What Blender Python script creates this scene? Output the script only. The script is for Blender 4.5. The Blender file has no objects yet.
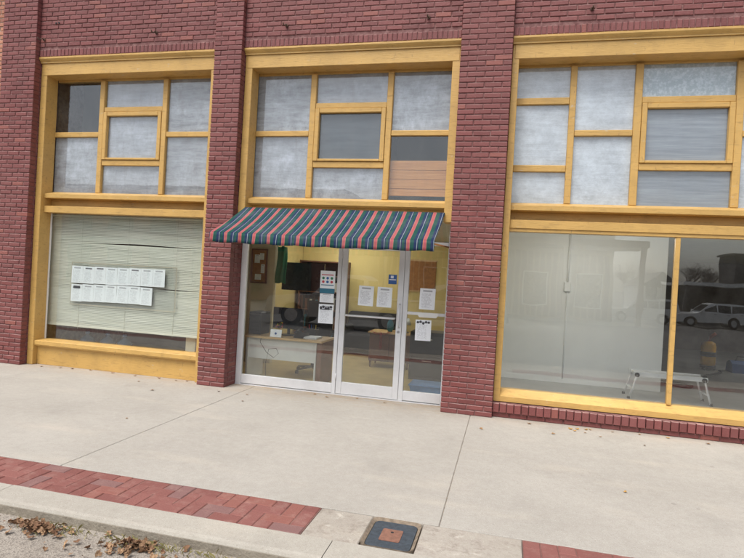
import bpy, bmesh, math, random
from mathutils import Vector, Matrix
random.seed(7)
R = math.radians
scene = bpy.context.scene
COL = scene.collection

# ------------------------------------------------------------------ camera
CAM = Vector((0.0, -7.153, 1.6852))
yaw, pitch, roll = 0.23762, -0.005888, 0.05615
fwd = Vector((-math.sin(yaw)*math.cos(pitch), math.cos(yaw)*math.cos(pitch), math.sin(pitch)))
rgt = Vector((math.cos(yaw), math.sin(yaw), 0)); upv = rgt.cross(fwd)
r2 = math.cos(roll)*rgt + math.sin(roll)*upv
u2 = -math.sin(roll)*rgt + math.cos(roll)*upv
cam = bpy.data.cameras.new('camera'); camo = bpy.data.objects.new('camera', cam); COL.objects.link(camo)
m = Matrix((r2, u2, -fwd)).transposed().to_4x4(); m.translation = CAM
camo.matrix_world = m
cam.sensor_fit = 'HORIZONTAL'; cam.sensor_width = 36; cam.lens = 560/744*36
cam.clip_start = 0.05; cam.clip_end = 3000
scene.camera = camo

# ------------------------------------------------------------------ world, sun, exposure
SUN_EL, SUN_AZ = R(60), R(205)          # azimuth clockwise from +Y
w = bpy.data.worlds.new('World'); scene.world = w; w.use_nodes = True
nt = w.node_tree; bg = nt.nodes['Background']
sky = nt.nodes.new('ShaderNodeTexSky'); sky.sky_type = 'NISHITA'; sky.sun_disc = False
sky.sun_elevation = SUN_EL; sky.sun_rotation = SUN_AZ; sky.air_density = 1.0; sky.dust_density = 3.0; sky.ozone_density = 1.0
hs = nt.nodes.new('ShaderNodeHueSaturation'); hs.inputs['Saturation'].default_value = 0.42
nt.links.new(sky.outputs[0], hs.inputs['Color']); nt.links.new(hs.outputs[0], bg.inputs['Color'])
bg.inputs['Strength'].default_value = 0.13
sun = bpy.data.lights.new('sun', 'SUN'); sun.energy = 1.5; sun.angle = R(28); sun.color = (1, .965, .92)
suno = bpy.data.objects.new('sun', sun); COL.objects.link(suno)
sd = Vector((math.sin(SUN_AZ)*math.cos(SUN_EL), math.cos(SUN_AZ)*math.cos(SUN_EL), math.sin(SUN_EL)))
suno.rotation_euler = sd.to_track_quat('Z', 'Y').to_euler(); suno.location = (0, -20, 30)
scene.view_settings.view_transform = 'Standard'; scene.view_settings.look = 'None'
scene.view_settings.gamma = 1; scene.view_settings.use_curve_mapping = False
scene.view_settings.exposure = 0.78

# ------------------------------------------------------------------ materials
MATS = {}
class NB:
    def __init__(s, name):
        s.m = bpy.data.materials.new(name); s.m.use_nodes = True; s.t = s.m.node_tree
        s.b = s.t.nodes['Principled BSDF']; s.out = s.t.nodes['Material Output']; MATS[name] = s.m
    def n(s, k, **kw):
        o = s.t.nodes.new(k)
        for a, v in kw.items(): setattr(o, a, v)
        return o
    def l(s, a, b): s.t.links.new(a, b)
    def put(s, sock, v):
        if isinstance(v, (int, float)): sock.default_value = v
        elif isinstance(v, (tuple, list)): sock.default_value = (*v, 1) if len(v) == 3 and sock.type == 'RGBA' else v
        else: s.l(v, sock)
    def math(s, op, a, b=0.0, c=None, clamp=False):
        o = s.n('ShaderNodeMath', operation=op, use_clamp=clamp); s.put(o.inputs[0], a); s.put(o.inputs[1], b)
        if c is not None: s.put(o.inputs[2], c)
        return o.outputs[0]
    def mix(s, f, a, b, mode='MIX'):
        o = s.n('ShaderNodeMix', data_type='RGBA', blend_type=mode); s.put(o.inputs[0], f); s.put(o.inputs[6], a); s.put(o.inputs[7], b)
        return o.outputs[2]
    def pos(s, sc=(1, 1, 1)):
        g = s.n('ShaderNodeNewGeometry'); mp = s.n('ShaderNodeMapping'); mp.inputs['Scale'].default_value = sc
        s.l(g.outputs['Position'], mp.inputs[0]); return mp.outputs[0]
    def objc(s, kind='Object', sc=(1, 1, 1)):
        g = s.n('ShaderNodeTexCoord'); mp = s.n('ShaderNodeMapping'); mp.inputs['Scale'].default_value = sc
        s.l(g.outputs[kind], mp.inputs[0]); return mp.outputs[0]
    def noise(s, vec, scale, detail=4, rough=.55, lo=.3, hi=.7):
        o = s.n('ShaderNodeTexNoise'); o.inputs['Scale'].default_value = scale; o.inputs['Detail'].default_value = detail; o.inputs['Roughness'].default_value = rough
        s.l(vec, o.inputs['Vector'])
        r = s.n('ShaderNodeMapRange'); r.inputs[1].default_value = lo; r.inputs[2].default_value = hi; s.l(o.outputs[0], r.inputs[0])
        return r.outputs[0]
    def rnd(s):
        a = s.n('ShaderNodeObjectInfo').outputs['Random']; b = s.n('ShaderNodeNewGeometry').outputs['Random Per Island']
        return s.math('FRACT', s.math('ADD', a, b))
    def bump(s, h, strength=.3, dist=.01):
        o = s.n('ShaderNodeBump'); o.inputs['Strength'].default_value = strength; o.inputs['Distance'].default_value = dist
        s.put(o.inputs['Height'], h); s.l(o.outputs[0], s.b.inputs['Normal'])
    def fin(s, col, rough=.7, metal=0, spec=.5):
        s.put(s.b.inputs['Base Color'], col); s.put(s.b.inputs['Roughness'], rough); s.put(s.b.inputs['Metallic'], metal)
        s.b.inputs['Specular IOR Level'].default_value = spec
        return s.m
def sc(c, k): return tuple(min(1, v*k) for v in c)

def plain(name, col, rough=.6, metal=0, var=.15, nscale=6, bump=0, spec=.5):
    b = NB(name); f = b.noise(b.pos(), nscale, 5)
    c = b.mix(f, sc(col, 1-var), sc(col, 1+var))
    if bump: b.bump(b.noise(b.pos(), nscale*12, 3), bump, .004)
    return b.fin(c, rough, metal, spec)

def brickmat(name, c0, c1, odd, oddp=.05):
    b = NB(name); r = b.rnd()
    c = b.mix(r, c0, c1)
    o = b.math('GREATER_THAN', b.math('FRACT', b.math('MULTIPLY', r, 37.31)), 1-oddp)
    c = b.mix(o, c, odd)
    st = b.noise(b.pos(), 1.1, 6, .6, .35, .72)
    c = b.mix(b.math('MULTIPLY', st, .26), c, (.27, .15, .14))
    ws = b.noise(b.pos((5, 5, .25)), 1.2, 5, .6, .55, .8); c = b.mix(b.math('MULTIPLY', ws, .35), c, sc(c0, .45))      # water streaks
    dk = b.noise(b.pos((1, 1, .35)), 2.3, 5, .6, .52, .8)
    c = b.mix(b.math('MULTIPLY', dk, .45), c, sc(c0, .5))
    fl = b.noise(b.pos(), 60, 3, .6, .64, .72)
    c = b.mix(b.math('MULTIPLY', fl, .35), c, (.36, .25, .22))
    gn = b.n('ShaderNodeNewGeometry'); sz = b.n('ShaderNodeSeparateXYZ'); b.l(gn.outputs['True Normal'], sz.inputs[0])
    up = b.math('GREATER_THAN', sz.outputs[2], .5)                     # pale dust settled on the ledges
    c = b.mix(b.math('MULTIPLY', up, b.math('MULTIPLY', b.noise(b.pos(), 5, 4, .6, .25, .6), .6)), c, (.46, .33, .30))
    b.bump(b.noise(b.pos(), 75, 5), .5, .004)
    return b.fin(c, b.math('ADD', .5, b.math('MULTIPLY', st, .25)), 0, .4)
brickmat('brick_paint', (.162, .043, .039), (.222, .064, .058), (.27, .085, .066), .04)
brickmat('brick_orange', (.40, .16, .09), (.50, .22, .13), (.3, .11, .07))
b = NB('mortar'); c = b.mix(b.noise(b.pos(), 14, 5), (.15, .062, .06), (.30, .17, .155)); b.bump(b.noise(b.pos(), 90), .6, .004); b.fin(c, .9, 0, .2)
b = NB('mortar_pale'); c = b.mix(b.noise(b.pos(), 14, 5), (.35, .26, .2), (.45, .36, .28)); b.fin(c, .9, 0, .2)

def ochre(name, col):
    b = NB(name)
    c = b.mix(b.noise(b.pos((1, 1, 1)), 1.6, 6, .6), sc(col, .88), sc(col, 1.10))
    g = b.noise(b.pos((.35, 1, 2.2)), 16, 6, .65, .55, .75)           # grime along the grain
    c = b.mix(b.math('MULTIPLY', g, .55), c, (.19, .115, .045))
    pe = b.noise(b.pos((.6, 1, 1.4)), 11, 7, .75, .64, .68)          # peeled flecks
    c = b.mix(b.math('MULTIPLY', pe, .75), c, (.50, .43, .33))
    bl_ = b.noise(b.pos(), 5, 7, .7, .5, .72); c = b.mix(b.math('MULTIPLY', bl_, .35), c, sc(col, .62))      # dull blotches
    up = b.noise(b.pos((1, 1, .3)), 30, 5, .7, .62, .70); c = b.mix(b.math('MULTIPLY', up, .5), c, (.16, .10, .05))  # scuffs
    b.bump(b.noise(b.pos((.25, 1, 3)), 40, 4), .35, .004)
    return b.fin(c, b.math('ADD', .42, b.math('MULTIPLY', g, .3)), 0, .45)
ochre('yellow_paint', (.56, .345, .105))

def concrete(name, c0, c1, speck=.35, crackle=False):
    b = NB(name)
    c = b.mix(b.noise(b.pos((.7, 1, 1)), .9, 7, .62), c0, c1)
    st = b.noise(b.pos((1, .6, 1)), 2.4, 7, .68, .54, .78)
    c = b.mix(b.math('MULTIPLY', st, .34), c, sc(c0, .66))
    gr = b.noise(b.pos(), 13, 9, .75, .36, .64); c = b.mix(gr, b.mix(1.0, c, (.90, .89, .88), 'MULTIPLY'), c); mo = b.noise(b.pos(), 48, 5, .7, .5, .68); c = b.mix(b.math('MULTIPLY', mo, .22), c, sc(c0, .6))
    wm = b.noise(b.pos((.4, 1.2, 1)), 1.9, 5, .6, .55, .8)
    c = b.mix(b.math('MULTIPLY', wm, .35), c, (.60, .52, .42))
    gy = b.n('ShaderNodeNewGeometry'); sy_ = b.n('ShaderNodeSeparateXYZ'); b.l(gy.outputs['Position'], sy_.inputs[0])
    near = b.n('ShaderNodeMapRange'); near.inputs[1].default_value = -.55; near.inputs[2].default_value = .3; b.l(sy_.outputs[1], near.inputs[0])
    silt = b.math('MULTIPLY', b.math('POWER', near.outputs[0], 2.0), b.noise(b.pos((.8, 1.5, 1)), 4, 7, .7, .35, .62))
    c = b.mix(b.math('MULTIPLY', silt, .75), c, (.40, .285, .175))     # wind-blown silt gathered along the wall foot
    vg = b.n('ShaderNodeTexVoronoi'); vg.inputs['Scale'].default_value = 2.1; b.l(b.pos((1, 1, 0)), vg.inputs['Vector'])
    gum = b.math('MULTIPLY', b.math('LESS_THAN', vg.outputs['Distance'], .045), b.math('GREATER_THAN', b.noise(b.pos(), 1.7, 2, .5, 0, 1), .5))
    c = b.mix(b.math('MULTIPLY', gum, .38), c, sc(c0, .5))
    sp = b.noise(b.pos(), 130, 2, .5, .6, .72)
    c = b.mix(b.math('MULTIPLY', sp, speck), c, sc(c0, .55))
    sl = b.noise(b.pos(), 210, 2, .5, .62, .74)
    c = b.mix(b.math('MULTIPLY', sl, speck), c, (.7, .66, .6))
    if crackle:
        pt = b.noise(b.pos(), 7, 8, .8, .50, .62)
        c = b.mix(b.math('MULTIPLY', pt, .6), c, (.23, .19, .155))
        wh = b.noise(b.pos((1, 1.3, 1)), 6, 5, .7, .6, .72)
        c = b.mix(b.math('MULTIPLY', wh, .5), c, (.68, .63, .55))
        b.bump(b.noise(b.pos(), 30, 7, .7), .45, .006)
    else:
        b.bump(b.noise(b.pos(), 120, 4, .6), .35, .003)
    return b.fin(c, .88, 0, .25)
concrete('concrete', (.37, .345, .303), (.44, .413, .366), .6)
concrete('old_concrete', (.36, .322, .27), (.44, .40, .345), .45, True)
concrete('kerb_concrete', (.37, .342, .293), (.44, .41, .352), .6)
b = NB('kerb_face'); f = b.noise(b.pos(), 5, 7, .7)
c = b.mix(f, (.20, .17, .13), (.40, .36, .29)); b.bump(b.noise(b.pos(), 40, 6, .7), .7, .01); b.fin(c, .92, 0, .2)
b = NB('road')
f = b.noise(b.pos(), 2.2, 7, .65); c = b.mix(f, (.27, .235, .195), (.37, .33, .28))
v = b.n('ShaderNodeTexVoronoi'); v.inputs['Scale'].default_value = 95; b.l(b.pos(), v.inputs['Vector'])
c = b.mix(b.math('MULTIPLY', b.math('GREATER_THAN', v.outputs['Color'], .62), .45), c, (.12, .10, .085))
c = b.mix(b.math('MULTIPLY', b.noise(b.pos(), 170, 2, .5, .6, .7), .5), c, (.52, .48, .42))
b.bump(v.outputs['Distance'], .7, .006); b.fin(c, .9, 0, .3)
def paver(name):
    b = NB(name); r = b.rnd()
    c = b.mix(r, (.195, .075, .064), (.245, .100, .085))
    o = b.math('GREATER_THAN', b.math('FRACT', b.math('MULTIPLY', r, 23.7)), .90); c = b.mix(o, c, (.25, .10, .08))
    o = b.math('GREATER_THAN', b.math('FRACT', b.math('MULTIPLY', r, 51.3)), .88); c = b.mix(o, c, (.215, .115, .105))
    d = b.noise(b.pos(), 9, 6, .7, .5, .75); c = b.mix(b.math('MULTIPLY', d, .5), c, (.36, .23, .19))
    b.bump(b.noise(b.pos(), 70, 5), .45, .004); return b.fin(c, .85, 0, .25)
paver('paver'); plain('paver_sand', (.20, .11, .09), .95, 0, .3, 20)

def glassmat(name, tint=(.97, .985, .975), f0=.048, dirt=.0):
    b = NB(name); t = b.t
    lw = b.n('ShaderNodeLayerWeight'); lw.inputs['Blend'].default_value = .5
    p5 = b.math('POWER', lw.outputs['Facing'], 4.0)
    f = b.math('ADD', b.math('MULTIPLY', p5, 1-f0), f0, clamp=True)
    tr = b.n('ShaderNodeBsdfTransparent'); tr.inputs[0].default_value = (*tint, 1)
    gl = b.n('ShaderNodeBsdfGlossy'); gl.inputs['Roughness'].default_value = .0; gl.inputs['Color'].default_value = (1, 1, 1, 1)
    bp = b.n('ShaderNodeBump'); bp.inputs['Strength'].default_value = .05; bp.inputs['Distance'].default_value = .01
    b.l(b.noise(b.pos(), 1.3, 2), bp.inputs['Height']); b.l(bp.outputs[0], gl.inputs['Normal'])
    mx = b.n('ShaderNodeMixShader'); b.l(f, mx.inputs[0]); b.l(tr.outputs[0], mx.inputs[1]); b.l(gl.outputs[0], mx.inputs[2])
    last = mx.outputs[0]
    if dirt:
        df = b.n('ShaderNodeBsdfDiffuse'); df.inputs[0].default_value = (.55, .55, .52, 1)
        m2 = b.n('ShaderNodeMixShader'); dn = b.noise(b.pos((1, 1, .5)), 3.2, 7, .7, .38, .75)
        b.l(b.math('MULTIPLY', dn, dirt), m2.inputs[0]); b.l(last, m2.inputs[1]); b.l(df.outputs[0], m2.inputs[2]); last = m2.outputs[0]
    b.l(last, b.out.inputs[0]); return b.m
glassmat('glass', f0=.09, dirt=.02); glassmat('old_glass', (.95, .97, .98), .05, .05)
glassmat('clear_plastic', (.985, .99, .99), .03, .05)

b = NB('whitewash')    # sheets behind the old panes, streaked grey-white
v = b.rnd()
big = b.noise(b.pos((1, 1, 1.6)), 1.5, 4, .6, .32, .7)
stk = b.noise(b.pos((.7, 1, 5)), 3.4, 8, .8, .34, .68)
blo = b.noise(b.pos((1.6, 1, 1.0)), 4.5, 8, .8, .40, .66)
f = b.math('ADD', b.math('MULTIPLY', stk, .5), b.math('MULTIPLY', b.math('MULTIPLY', blo, big), .75), clamp=True)
c = b.mix(f, (.17, .165, .165), (.64, .65, .69)); c = b.mix(b.math('MULTIPLY', v, .28), c, (.60, .61, .66))
dr_ = b.noise(b.pos((3, 1, .4)), 2.6, 6, .7, .58, .76); c = b.mix(b.math('MULTIPLY', dr_, .55), c, (.20, .165, .145)); b.fin(c, .8, 0, .3)
b = NB('whitewash_pale'); stk = b.noise(b.pos((.6, 1, 6)), 4.4, 8, .8, .34, .66); blo = b.noise(b.pos((1.1, 1, 1.5)), 2.6, 9, .82, .36, .64)
f = b.math('ADD', b.math('MULTIPLY', stk, .4), b.math('MULTIPLY', blo, .65), clamp=True); c = b.mix(f, (.36, .36, .37), (.80, .815, .84)); b.fin(c, .8, 0, .3)
b = NB('pebbled_film'); c = b.mix(b.noise(b.pos(), 24, 5, .7, .45, .62), (.40, .45, .47), (.62, .66, .68)); b.fin(c, .7)
b = NB('grey_film'); c = b.mix(b.noise(b.pos((.4, 1, 7)), 3, 6, .7), (.19, .20, .22), (.36, .375, .40)); b.fin(c, .7)
b = NB('bare_plank'); c = b.mix(b.noise(b.pos((.8, 1, 16)), 3, 6, .65), (.42, .17, .045), (.58, .29, .10)); b.fin(c, .8)
b = NB('slate_void_tone'); c = b.mix(b.noise(b.pos((.5, 1, 4)), 3, 6, .7), (.035, .044, .052), (.075, .086, .097)); b.fin(c, .6)  # blue-grey painted for dark void and reflected sky in a clear sash
plain('dark_void', (.025, .026, .028), .9); plain('dark_brown_wall', (.17, .14, .115), .85)
b = NB('aluminium'); c = b.mix(b.noise(b.pos(), 3, 6, .7), (.62, .62, .62), (.74, .74, .74)); b.fin(c, .45, .1, .5)
plain('white_paint', (.72, .72, .69), .6, 0, .05); plain('steel', (.42, .42, .43), .35, .9)
plain('rust', (.085, .045, .03), .9, 0, .4, 30)
b = NB('awning_fabric')
tc = b.n('ShaderNodeNewGeometry'); sx = b.n('ShaderNodeSeparateXYZ'); b.l(tc.outputs['Position'], sx.inputs[0])
t = b.math('FRACT', b.math('MULTIPLY', b.math('ADD', sx.outputs[0], 10.02), 1/.1965))
rp = b.n('ShaderNodeValToRGB'); rp.color_ramp.interpolation = 'CONSTANT'; b.l(t, rp.inputs[0])
PINK, ORG, GRN, NAV, WHT = (.34, .075, .088), (.33, .17, .10), (.009, .060, .050), (.011, .022, .072), (.24, .28, .28)
els = [(0, PINK), (.165, ORG), (.19, GRN), (.43, NAV), (.60, WHT), (.635, NAV), (.70, GRN), (.87, NAV), (.965, ORG)]
while len(rp.color_ramp.elements) < len(els): rp.color_ramp.elements.new(.5)
for e, (p_, c_) in zip(rp.color_ramp.elements, els): e.position = p_; e.color = (*c_, 1)
c = b.mix(b.math('MULTIPLY', b.noise(b.pos(), 4, 6, .65,   .45, .75), .12), rp.outputs[0], (.42, .40, .38))
b.bump(b.noise(b.pos(), 300, 2), .3, .002); b.fin(c, .8, 0, .25)

def paper(name, head=.25, rows=16, tint=(.86, .89, .91), ink=.35):
    b = NB(name); g = b.n('ShaderNodeTexCoord'); s = b.n('ShaderNodeSeparateXYZ'); b.l(g.outputs['Generated'], s.inputs[0])
    x, z = s.outputs[0], s.outputs[2]; rd = b.n('ShaderNodeObjectInfo').outputs['Random']
    row = b.math('FLOOR', b.math('MULTIPLY', z, rows))
    ln = b.math('LESS_THAN', b.math('FRACT', b.math('MULTIPLY', z, rows)), .42)
    cx = b.n('ShaderNodeCombineXYZ'); b.put(cx.inputs[0], b.math('MULTIPLY', x, 20)); b.put(cx.inputs[1], b.math('MULTIPLY', row, 3.7)); b.put(cx.inputs[2], b.math('MULTIPLY', rd, 90))
    wd = b.math('GREATER_THAN', b.noise(cx.outputs[0], 1, 2, .5, 0, 1), .47)
    rx = b.n('ShaderNodeCombineXYZ'); b.put(rx.inputs[0], b.math('MULTIPLY', row, 5.3)); b.put(rx.inputs[1], b.math('MULTIPLY', rd, 70))
    ragged = b.math('LESS_THAN', x, b.math('ADD', .55, b.math('MULTIPLY', b.noise(rx.outputs[0], 1, 1, .5, .2, .8), .36)))
    mg = b.math('MULTIPLY', b.math('GREATER_THAN', x, .12), b.math('MULTIPLY', b.math('LESS_THAN', z, .78), b.math('GREATER_THAN', z, .08)))
    txt = b.math('MULTIPLY', b.math('MULTIPLY', ln, wd), b.math('MULTIPLY', mg, ragged))
    hd = b.math('MULTIPLY', b.math('MULTIPLY', b.math('GREATER_THAN', z, .84), b.math('LESS_THAN', z, .92)), b.math('MULTIPLY', b.math('GREATER_THAN', x, .2), b.math('LESS_THAN', x, .8)))
    c = b.mix(b.math('MULTIPLY', txt, ink), tint, (.08, .08, .10)); c = b.mix(b.math('MULTIPLY', hd, head), c, (.06, .06, .08))
    return b.fin(c, .7, 0, .3)
paper('paper_text', .5, 25, ink=.42); paper('paper_bold', .85, 21, ink=.45); paper('paper_dense', .55, 28, ink=.55)
plain('paper_white', (.86, .89, .91), .7, 0, .03); plain('teal_print', (.03, .16, .24), .6); plain('red_print', (.55, .06, .08), .6)
plain('green_print', (.04, .22, .12), .6); plain('blue_print', (.04, .12, .35), .6); plain('ink_print', (.06, .06, .07), .6)
b = NB('blind_slat'); c = b.mix(b.noise(b.pos((.6, 1, 3)), 2.2, 5, .6), (.62, .625, .53), (.74, .735, .64)); b.fin(c, .55, 0, .4)
plain('tape', (.52, .47, .36), .6)
b = NB('desk_wood'); c = b.mix(b.noise(b.pos((1, 6, 1)), 6, 5), (.50, .32, .15), (.62, .43, .22)); b.fin(c, .45)
plain('desk_panel', (.62, .63, .60), .5, 0, .05); plain('black_plastic', (.018, .018, .02), .4, 0, .2); plain('screen', (.012, .014, .02), .15)
plain('yellow_wall', (.66, .53, .22), .85, 0, .06, 1.5); plain('cream_wall', (.62, .56, .40), .85, 0, .06)
plain('ceiling_white', (.72, .70, .64), .9, 0, .04); plain('vinyl_floor', (.50, .39, .17), .35, 0, .15, 3); plain('grey_floor', (.36, .37, .37), .5, 0, .18, 1.5)
plain('brown_wood', (.15, .062, .033), .5, 0, .2); plain('cork', (.34, .155, .055), .9, 0, .2, 20); plain('dark_fabric', (.03, .03, .034), .9)
plain('blue_plastic', (.10, .24, .50), .45); plain('tinsel_red', (.45, .03, .04), .4); plain('leaf_green', (.06, .15, .03), .6); plain('petal_yellow', (.75, .55, .08), .6); plain('petal_red', (.6, .08, .12), .6)
b = NB('tube_light'); e = b.n('ShaderNodeEmission'); e.inputs[0].default_value = (1, .97, .92, 1); e.inputs[1].default_value = 28; b.l(e.outputs[0], b.out.inputs[0])
b = NB('water_plastic'); b.b.inputs['Transmission Weight'].default_value = .6; b.fin((.30, .45, .62), .15)
plain('white_wall', (.86, .875, .875), .8, 0, .03, 1.2); plain('ladder_metal', (.80, .81, .82), .35, .15); plain('yellow_tank', (.95, .48, .02), .4); plain('rubber', (.015, .015, .016), .7); plain('red_plastic', (.5, .1, .03), .5)
plain('box_lid', (.045, .058, .072), .6, 0, .35, 40, .3); plain('box_rim', (.22, .17, .12), .9, 0, .35, 30, .4); plain('rust_plate', (.22, .105, .07), .85, 0, .25, 40, .2)
def leafmat(name, a, bb):
    b = NB(name); c = b.mix(b.rnd(), a, bb); c = b.mix(b.noise(b.pos(), 60, 3), c, sc(a, .6)); return b.fin(c, .8, 0, .2)
leafmat('dry_leaf', (.36, .20, .09), (.50, .34, .18)); leafmat('brown_leaf', (.20, .105, .06), (.50, .33, .19)); leafmat('yellow_leaf', (.52, .32, .08), (.45, .22, .07)); leafmat('weed', (.30, .27, .10), (.42, .36, .18))
def carpaint(name, col, metal=.35):
    b = NB(name); b.b.inputs['Coat Weight'].default_value = .7; b.b.inputs['Coat Roughness'].default_value = .05
    c = b.mix(b.noise(b.pos(), 2, 3), sc(col, .92), sc(col, 1.06)); return b.fin(c, .35, metal)
carpaint('white_car_paint', (.74, .74, .73), .0); carpaint('charcoal_car_paint', (.07, .07, .078), .5); carpaint('silver_car_paint', (.50, .50, .50), .5)
plain('car_glass', (.012, .014, .016), .06, 0, .1); plain('tyre', (.02, .02, .02), .85); plain('rim_metal', (.5, .5, .5), .35, .8); plain('lamp_lens', (.75, .75, .72), .2); plain('tail_lens', (.35, .02, .02), .25); plain('black_trim', (.02, .02, .02), .5)
plain('tan_stucco', (.36, .29, .22), .9, 0, .1, 1); plain('brown_panel', (.16, .10, .065), .8, 0, .15, 2); plain('red_brick_far', (.25, .10, .075), .9, 0, .2, 3); plain('house_white', (.70, .70, .68), .8); plain('shingle', (.10, .095, .09), .95, 0, .2, 4); plain('dark_stone', (.07, .062, .058), .9); plain('bark', (.085, .068, .055), .95, 0, .25, 8); plain('twig', (.11, .085, .07), .95, 0, .2, 3)
plain('wire', (.01, .01, .01), .7); plain('pole_wood', (.12, .09, .07), .9)
b = NB('grass'); c = b.mix(b.noise(b.pos(), .8, 6), (.16, .15, .07), (.25, .22, .12)); b.fin(c, .95)

# ------------------------------------------------------------------ mesh helpers
class MB:
    def __init__(s): s.v = []; s.f = []; s.smooth = []
    def add(s, vs, fs, sm=False):
        o = len(s.v); s.v += [tuple(v) for v in vs]; s.f += [tuple(i+o for i in f) for f in fs]; s.smooth += [sm]*len(fs); return s
    def box(s, x0, x1, y0, y1, z0, z1, bv=0.0):
        if bv:
            bm = bmesh.new(); bmesh.ops.create_cube(bm, size=1)
            for v in bm.verts: v.co = Vector((x0 if v.co.x < 0 else x1, y0 if v.co.y < 0 else y1, z0 if v.co.z < 0 else z1))
            bmesh.ops.bevel(bm, geom=bm.edges[:], offset=bv, segments=1, affect='EDGES', profile=.5)
            bm.verts.index_update(); s.add([v.co[:] for v in bm.verts], [[v.index for v in f.verts] for f in bm.faces]); bm.free(); return s
        V = [(x0, y0, z0), (x1, y0, z0), (x1, y1, z0), (x0, y1, z0), (x0, y0, z1), (x1, y0, z1), (x1, y1, z1), (x0, y1, z1)]
        return s.add(V, [(3, 2, 1, 0), (4, 5, 6, 7), (0, 1, 5, 4), (1, 2, 6, 5), (2, 3, 7, 6), (3, 0, 4, 7)])
    def prism(s, poly, a0, a1, axis='x'):       # poly in the two other axes, (y,z) for x, (x,z) for y, (x,y) for z
        n = len(poly)
        def P(a, u, v): return (a, u, v) if axis == 'x' else ((u, a, v) if axis == 'y' else (u, v, a))
        V = [P(a0, u, v) for u, v in poly]+[P(a1, u, v) for u, v in poly]
        F = [tuple(range(n))[::-1], tuple(range(n, 2*n))]+[(i, (i+1) % n, n+(i+1) % n, n+i) for i in range(n)]
        return s.add(V, F)
    def tube(s, pts, rad, n=8, cap=True):
        pts = [Vector(p) for p in pts]; rr = rad if isinstance(rad, (list, tuple)) else [rad]*len(pts)
        V = []; F = []
        for i, p in enumerate(pts):
            d = (pts[min(i+1, len(pts)-1)]-pts[max(i-1, 0)]).normalized()
            a = d.cross(Vector((0, 0, 1)) if abs(d.z) < .9 else Vector((1, 0, 0))).normalized(); c = d.cross(a)
            for k in range(n):
                t = 2*math.pi*k/n; V.append(p+rr[i]*(math.cos(t)*a+math.sin(t)*c))
        for i in range(len(pts)-1):
            for k in range(n): F.append((i*n+k, i*n+(k+1) % n, (i+1)*n+(k+1) % n, (i+1)*n+k))
        s.add(V, F, True)
        if cap: o = len(s.v)-len(V); s.f += [tuple(o+k for k in range(n))[::-1], tuple(o+(len(pts)-1)*n+k for k in range(n))]; s.smooth += [False]*2
        return s
    def lathe(s, prof, c=(0, 0, 0), n=20, axis='z'):
        V = []; F = []
        for r, h in prof:
            for k in range(n):
                t = 2*math.pi*k/n; a, b_ = r*math.cos(t), r*math.sin(t)
                V.append((c[0]+a, c[1]+b_, c[2]+h) if axis == 'z' else ((c[0]+a, c[1]+h, c[2]+b_) if axis == 'y' else (c[0]+h, c[1]+a, c[2]+b_)))
        for i in range(len(prof)-1):
            for k in range(n): F.append((i*n+k, i*n+(k+1) % n, (i+1)*n+(k+1) % n, (i+1)*n+k))
        s.add(V, F, True); o = len(s.v)-len(V); s.f += [tuple(o+k for k in range(n))[::-1], tuple(o+(len(prof)-1)*n+k for k in range(n))]; s.smooth += [False]*2
        return s
    def mesh(s, name, mat):
        me = bpy.data.meshes.new(name); me.from_pydata(s.v, [], s.f); me.materials.append(MATS[mat])
        me.polygons.foreach_set('use_smooth', s.smooth); me.validate()
        bm = bmesh.new(); bm.from_mesh(me); bmesh.ops.recalc_face_normals(bm, faces=bm.faces[:]); bm.to_mesh(me); bm.free(); return me
    def build(s, name, mat, parent=None, loc=None):
        o = bpy.data.objects.new(name, s.mesh(name, mat)); COL.objects.link(o)
        if loc is not None: o.location = loc
        if parent: o.parent = parent
        return o
def tag(o, label=None, cat=None, group=None, kind=None):
    if label: o['label'] = label
    if cat: o['category'] = cat
    if group: o['group'] = group
    if kind: o['kind'] = kind
    return o
def empty(name, loc=(0, 0, 0), rz=0):
    o = bpy.data.objects.new(name, None); COL.objects.link(o); o.location = loc; o.rotation_euler.z = rz; o.empty_display_size = .2; return o
def bx(name, mat, parent, *a, bv=0.0): return MB().box(*a, bv=bv).build(name, mat, parent)
def copy_tree(o, parent=None):
    c = o.copy(); COL.objects.link(c); c.parent = parent
    for ch in list(o.children): copy_tree(ch, c)
    return c

# ================================================================== GROUND
def ground_z(y): return -.085-max(0, min(34, -y-5.2))*.0185
b = NB('asphalt'); c = b.mix(b.noise(b.pos(), 1.1, 7, .65), (.085, .08, .075), (.14, .133, .125)); c = b.mix(b.math('MULTIPLY', b.noise(b.pos(), 120, 2, .5, .58, .7), .5), c, (.26, .25, .23)); b.bump(b.noise(b.pos(), 150, 3), .5, .004); b.fin(c, .85, 0, .3)
def strip(nm, mt, ys):
    g = MB()
    for a, c_ in zip(ys[:-1], ys[1:]): g.add([(-300, a, ground_z(a)), (300, a, ground_z(a)), (300, c_, ground_z(c_)), (-300, c_, ground_z(c_))], [(0, 1, 2, 3)])
    return tag(g.build(nm, mt), kind='structure')
strip('gutter', 'road', [-5.2, -4.0]); strip('road', 'asphalt', [-400, -39.2, -30, -20, -12, -5.2])
tag(MB().add([(-400, -420, -1.2), (400, -420, -1.2), (400, 420, -1.2), (-400, 420, -1.2)], [(0, 1, 2, 3)]).build('ground', 'grass'), kind='structure')
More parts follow.
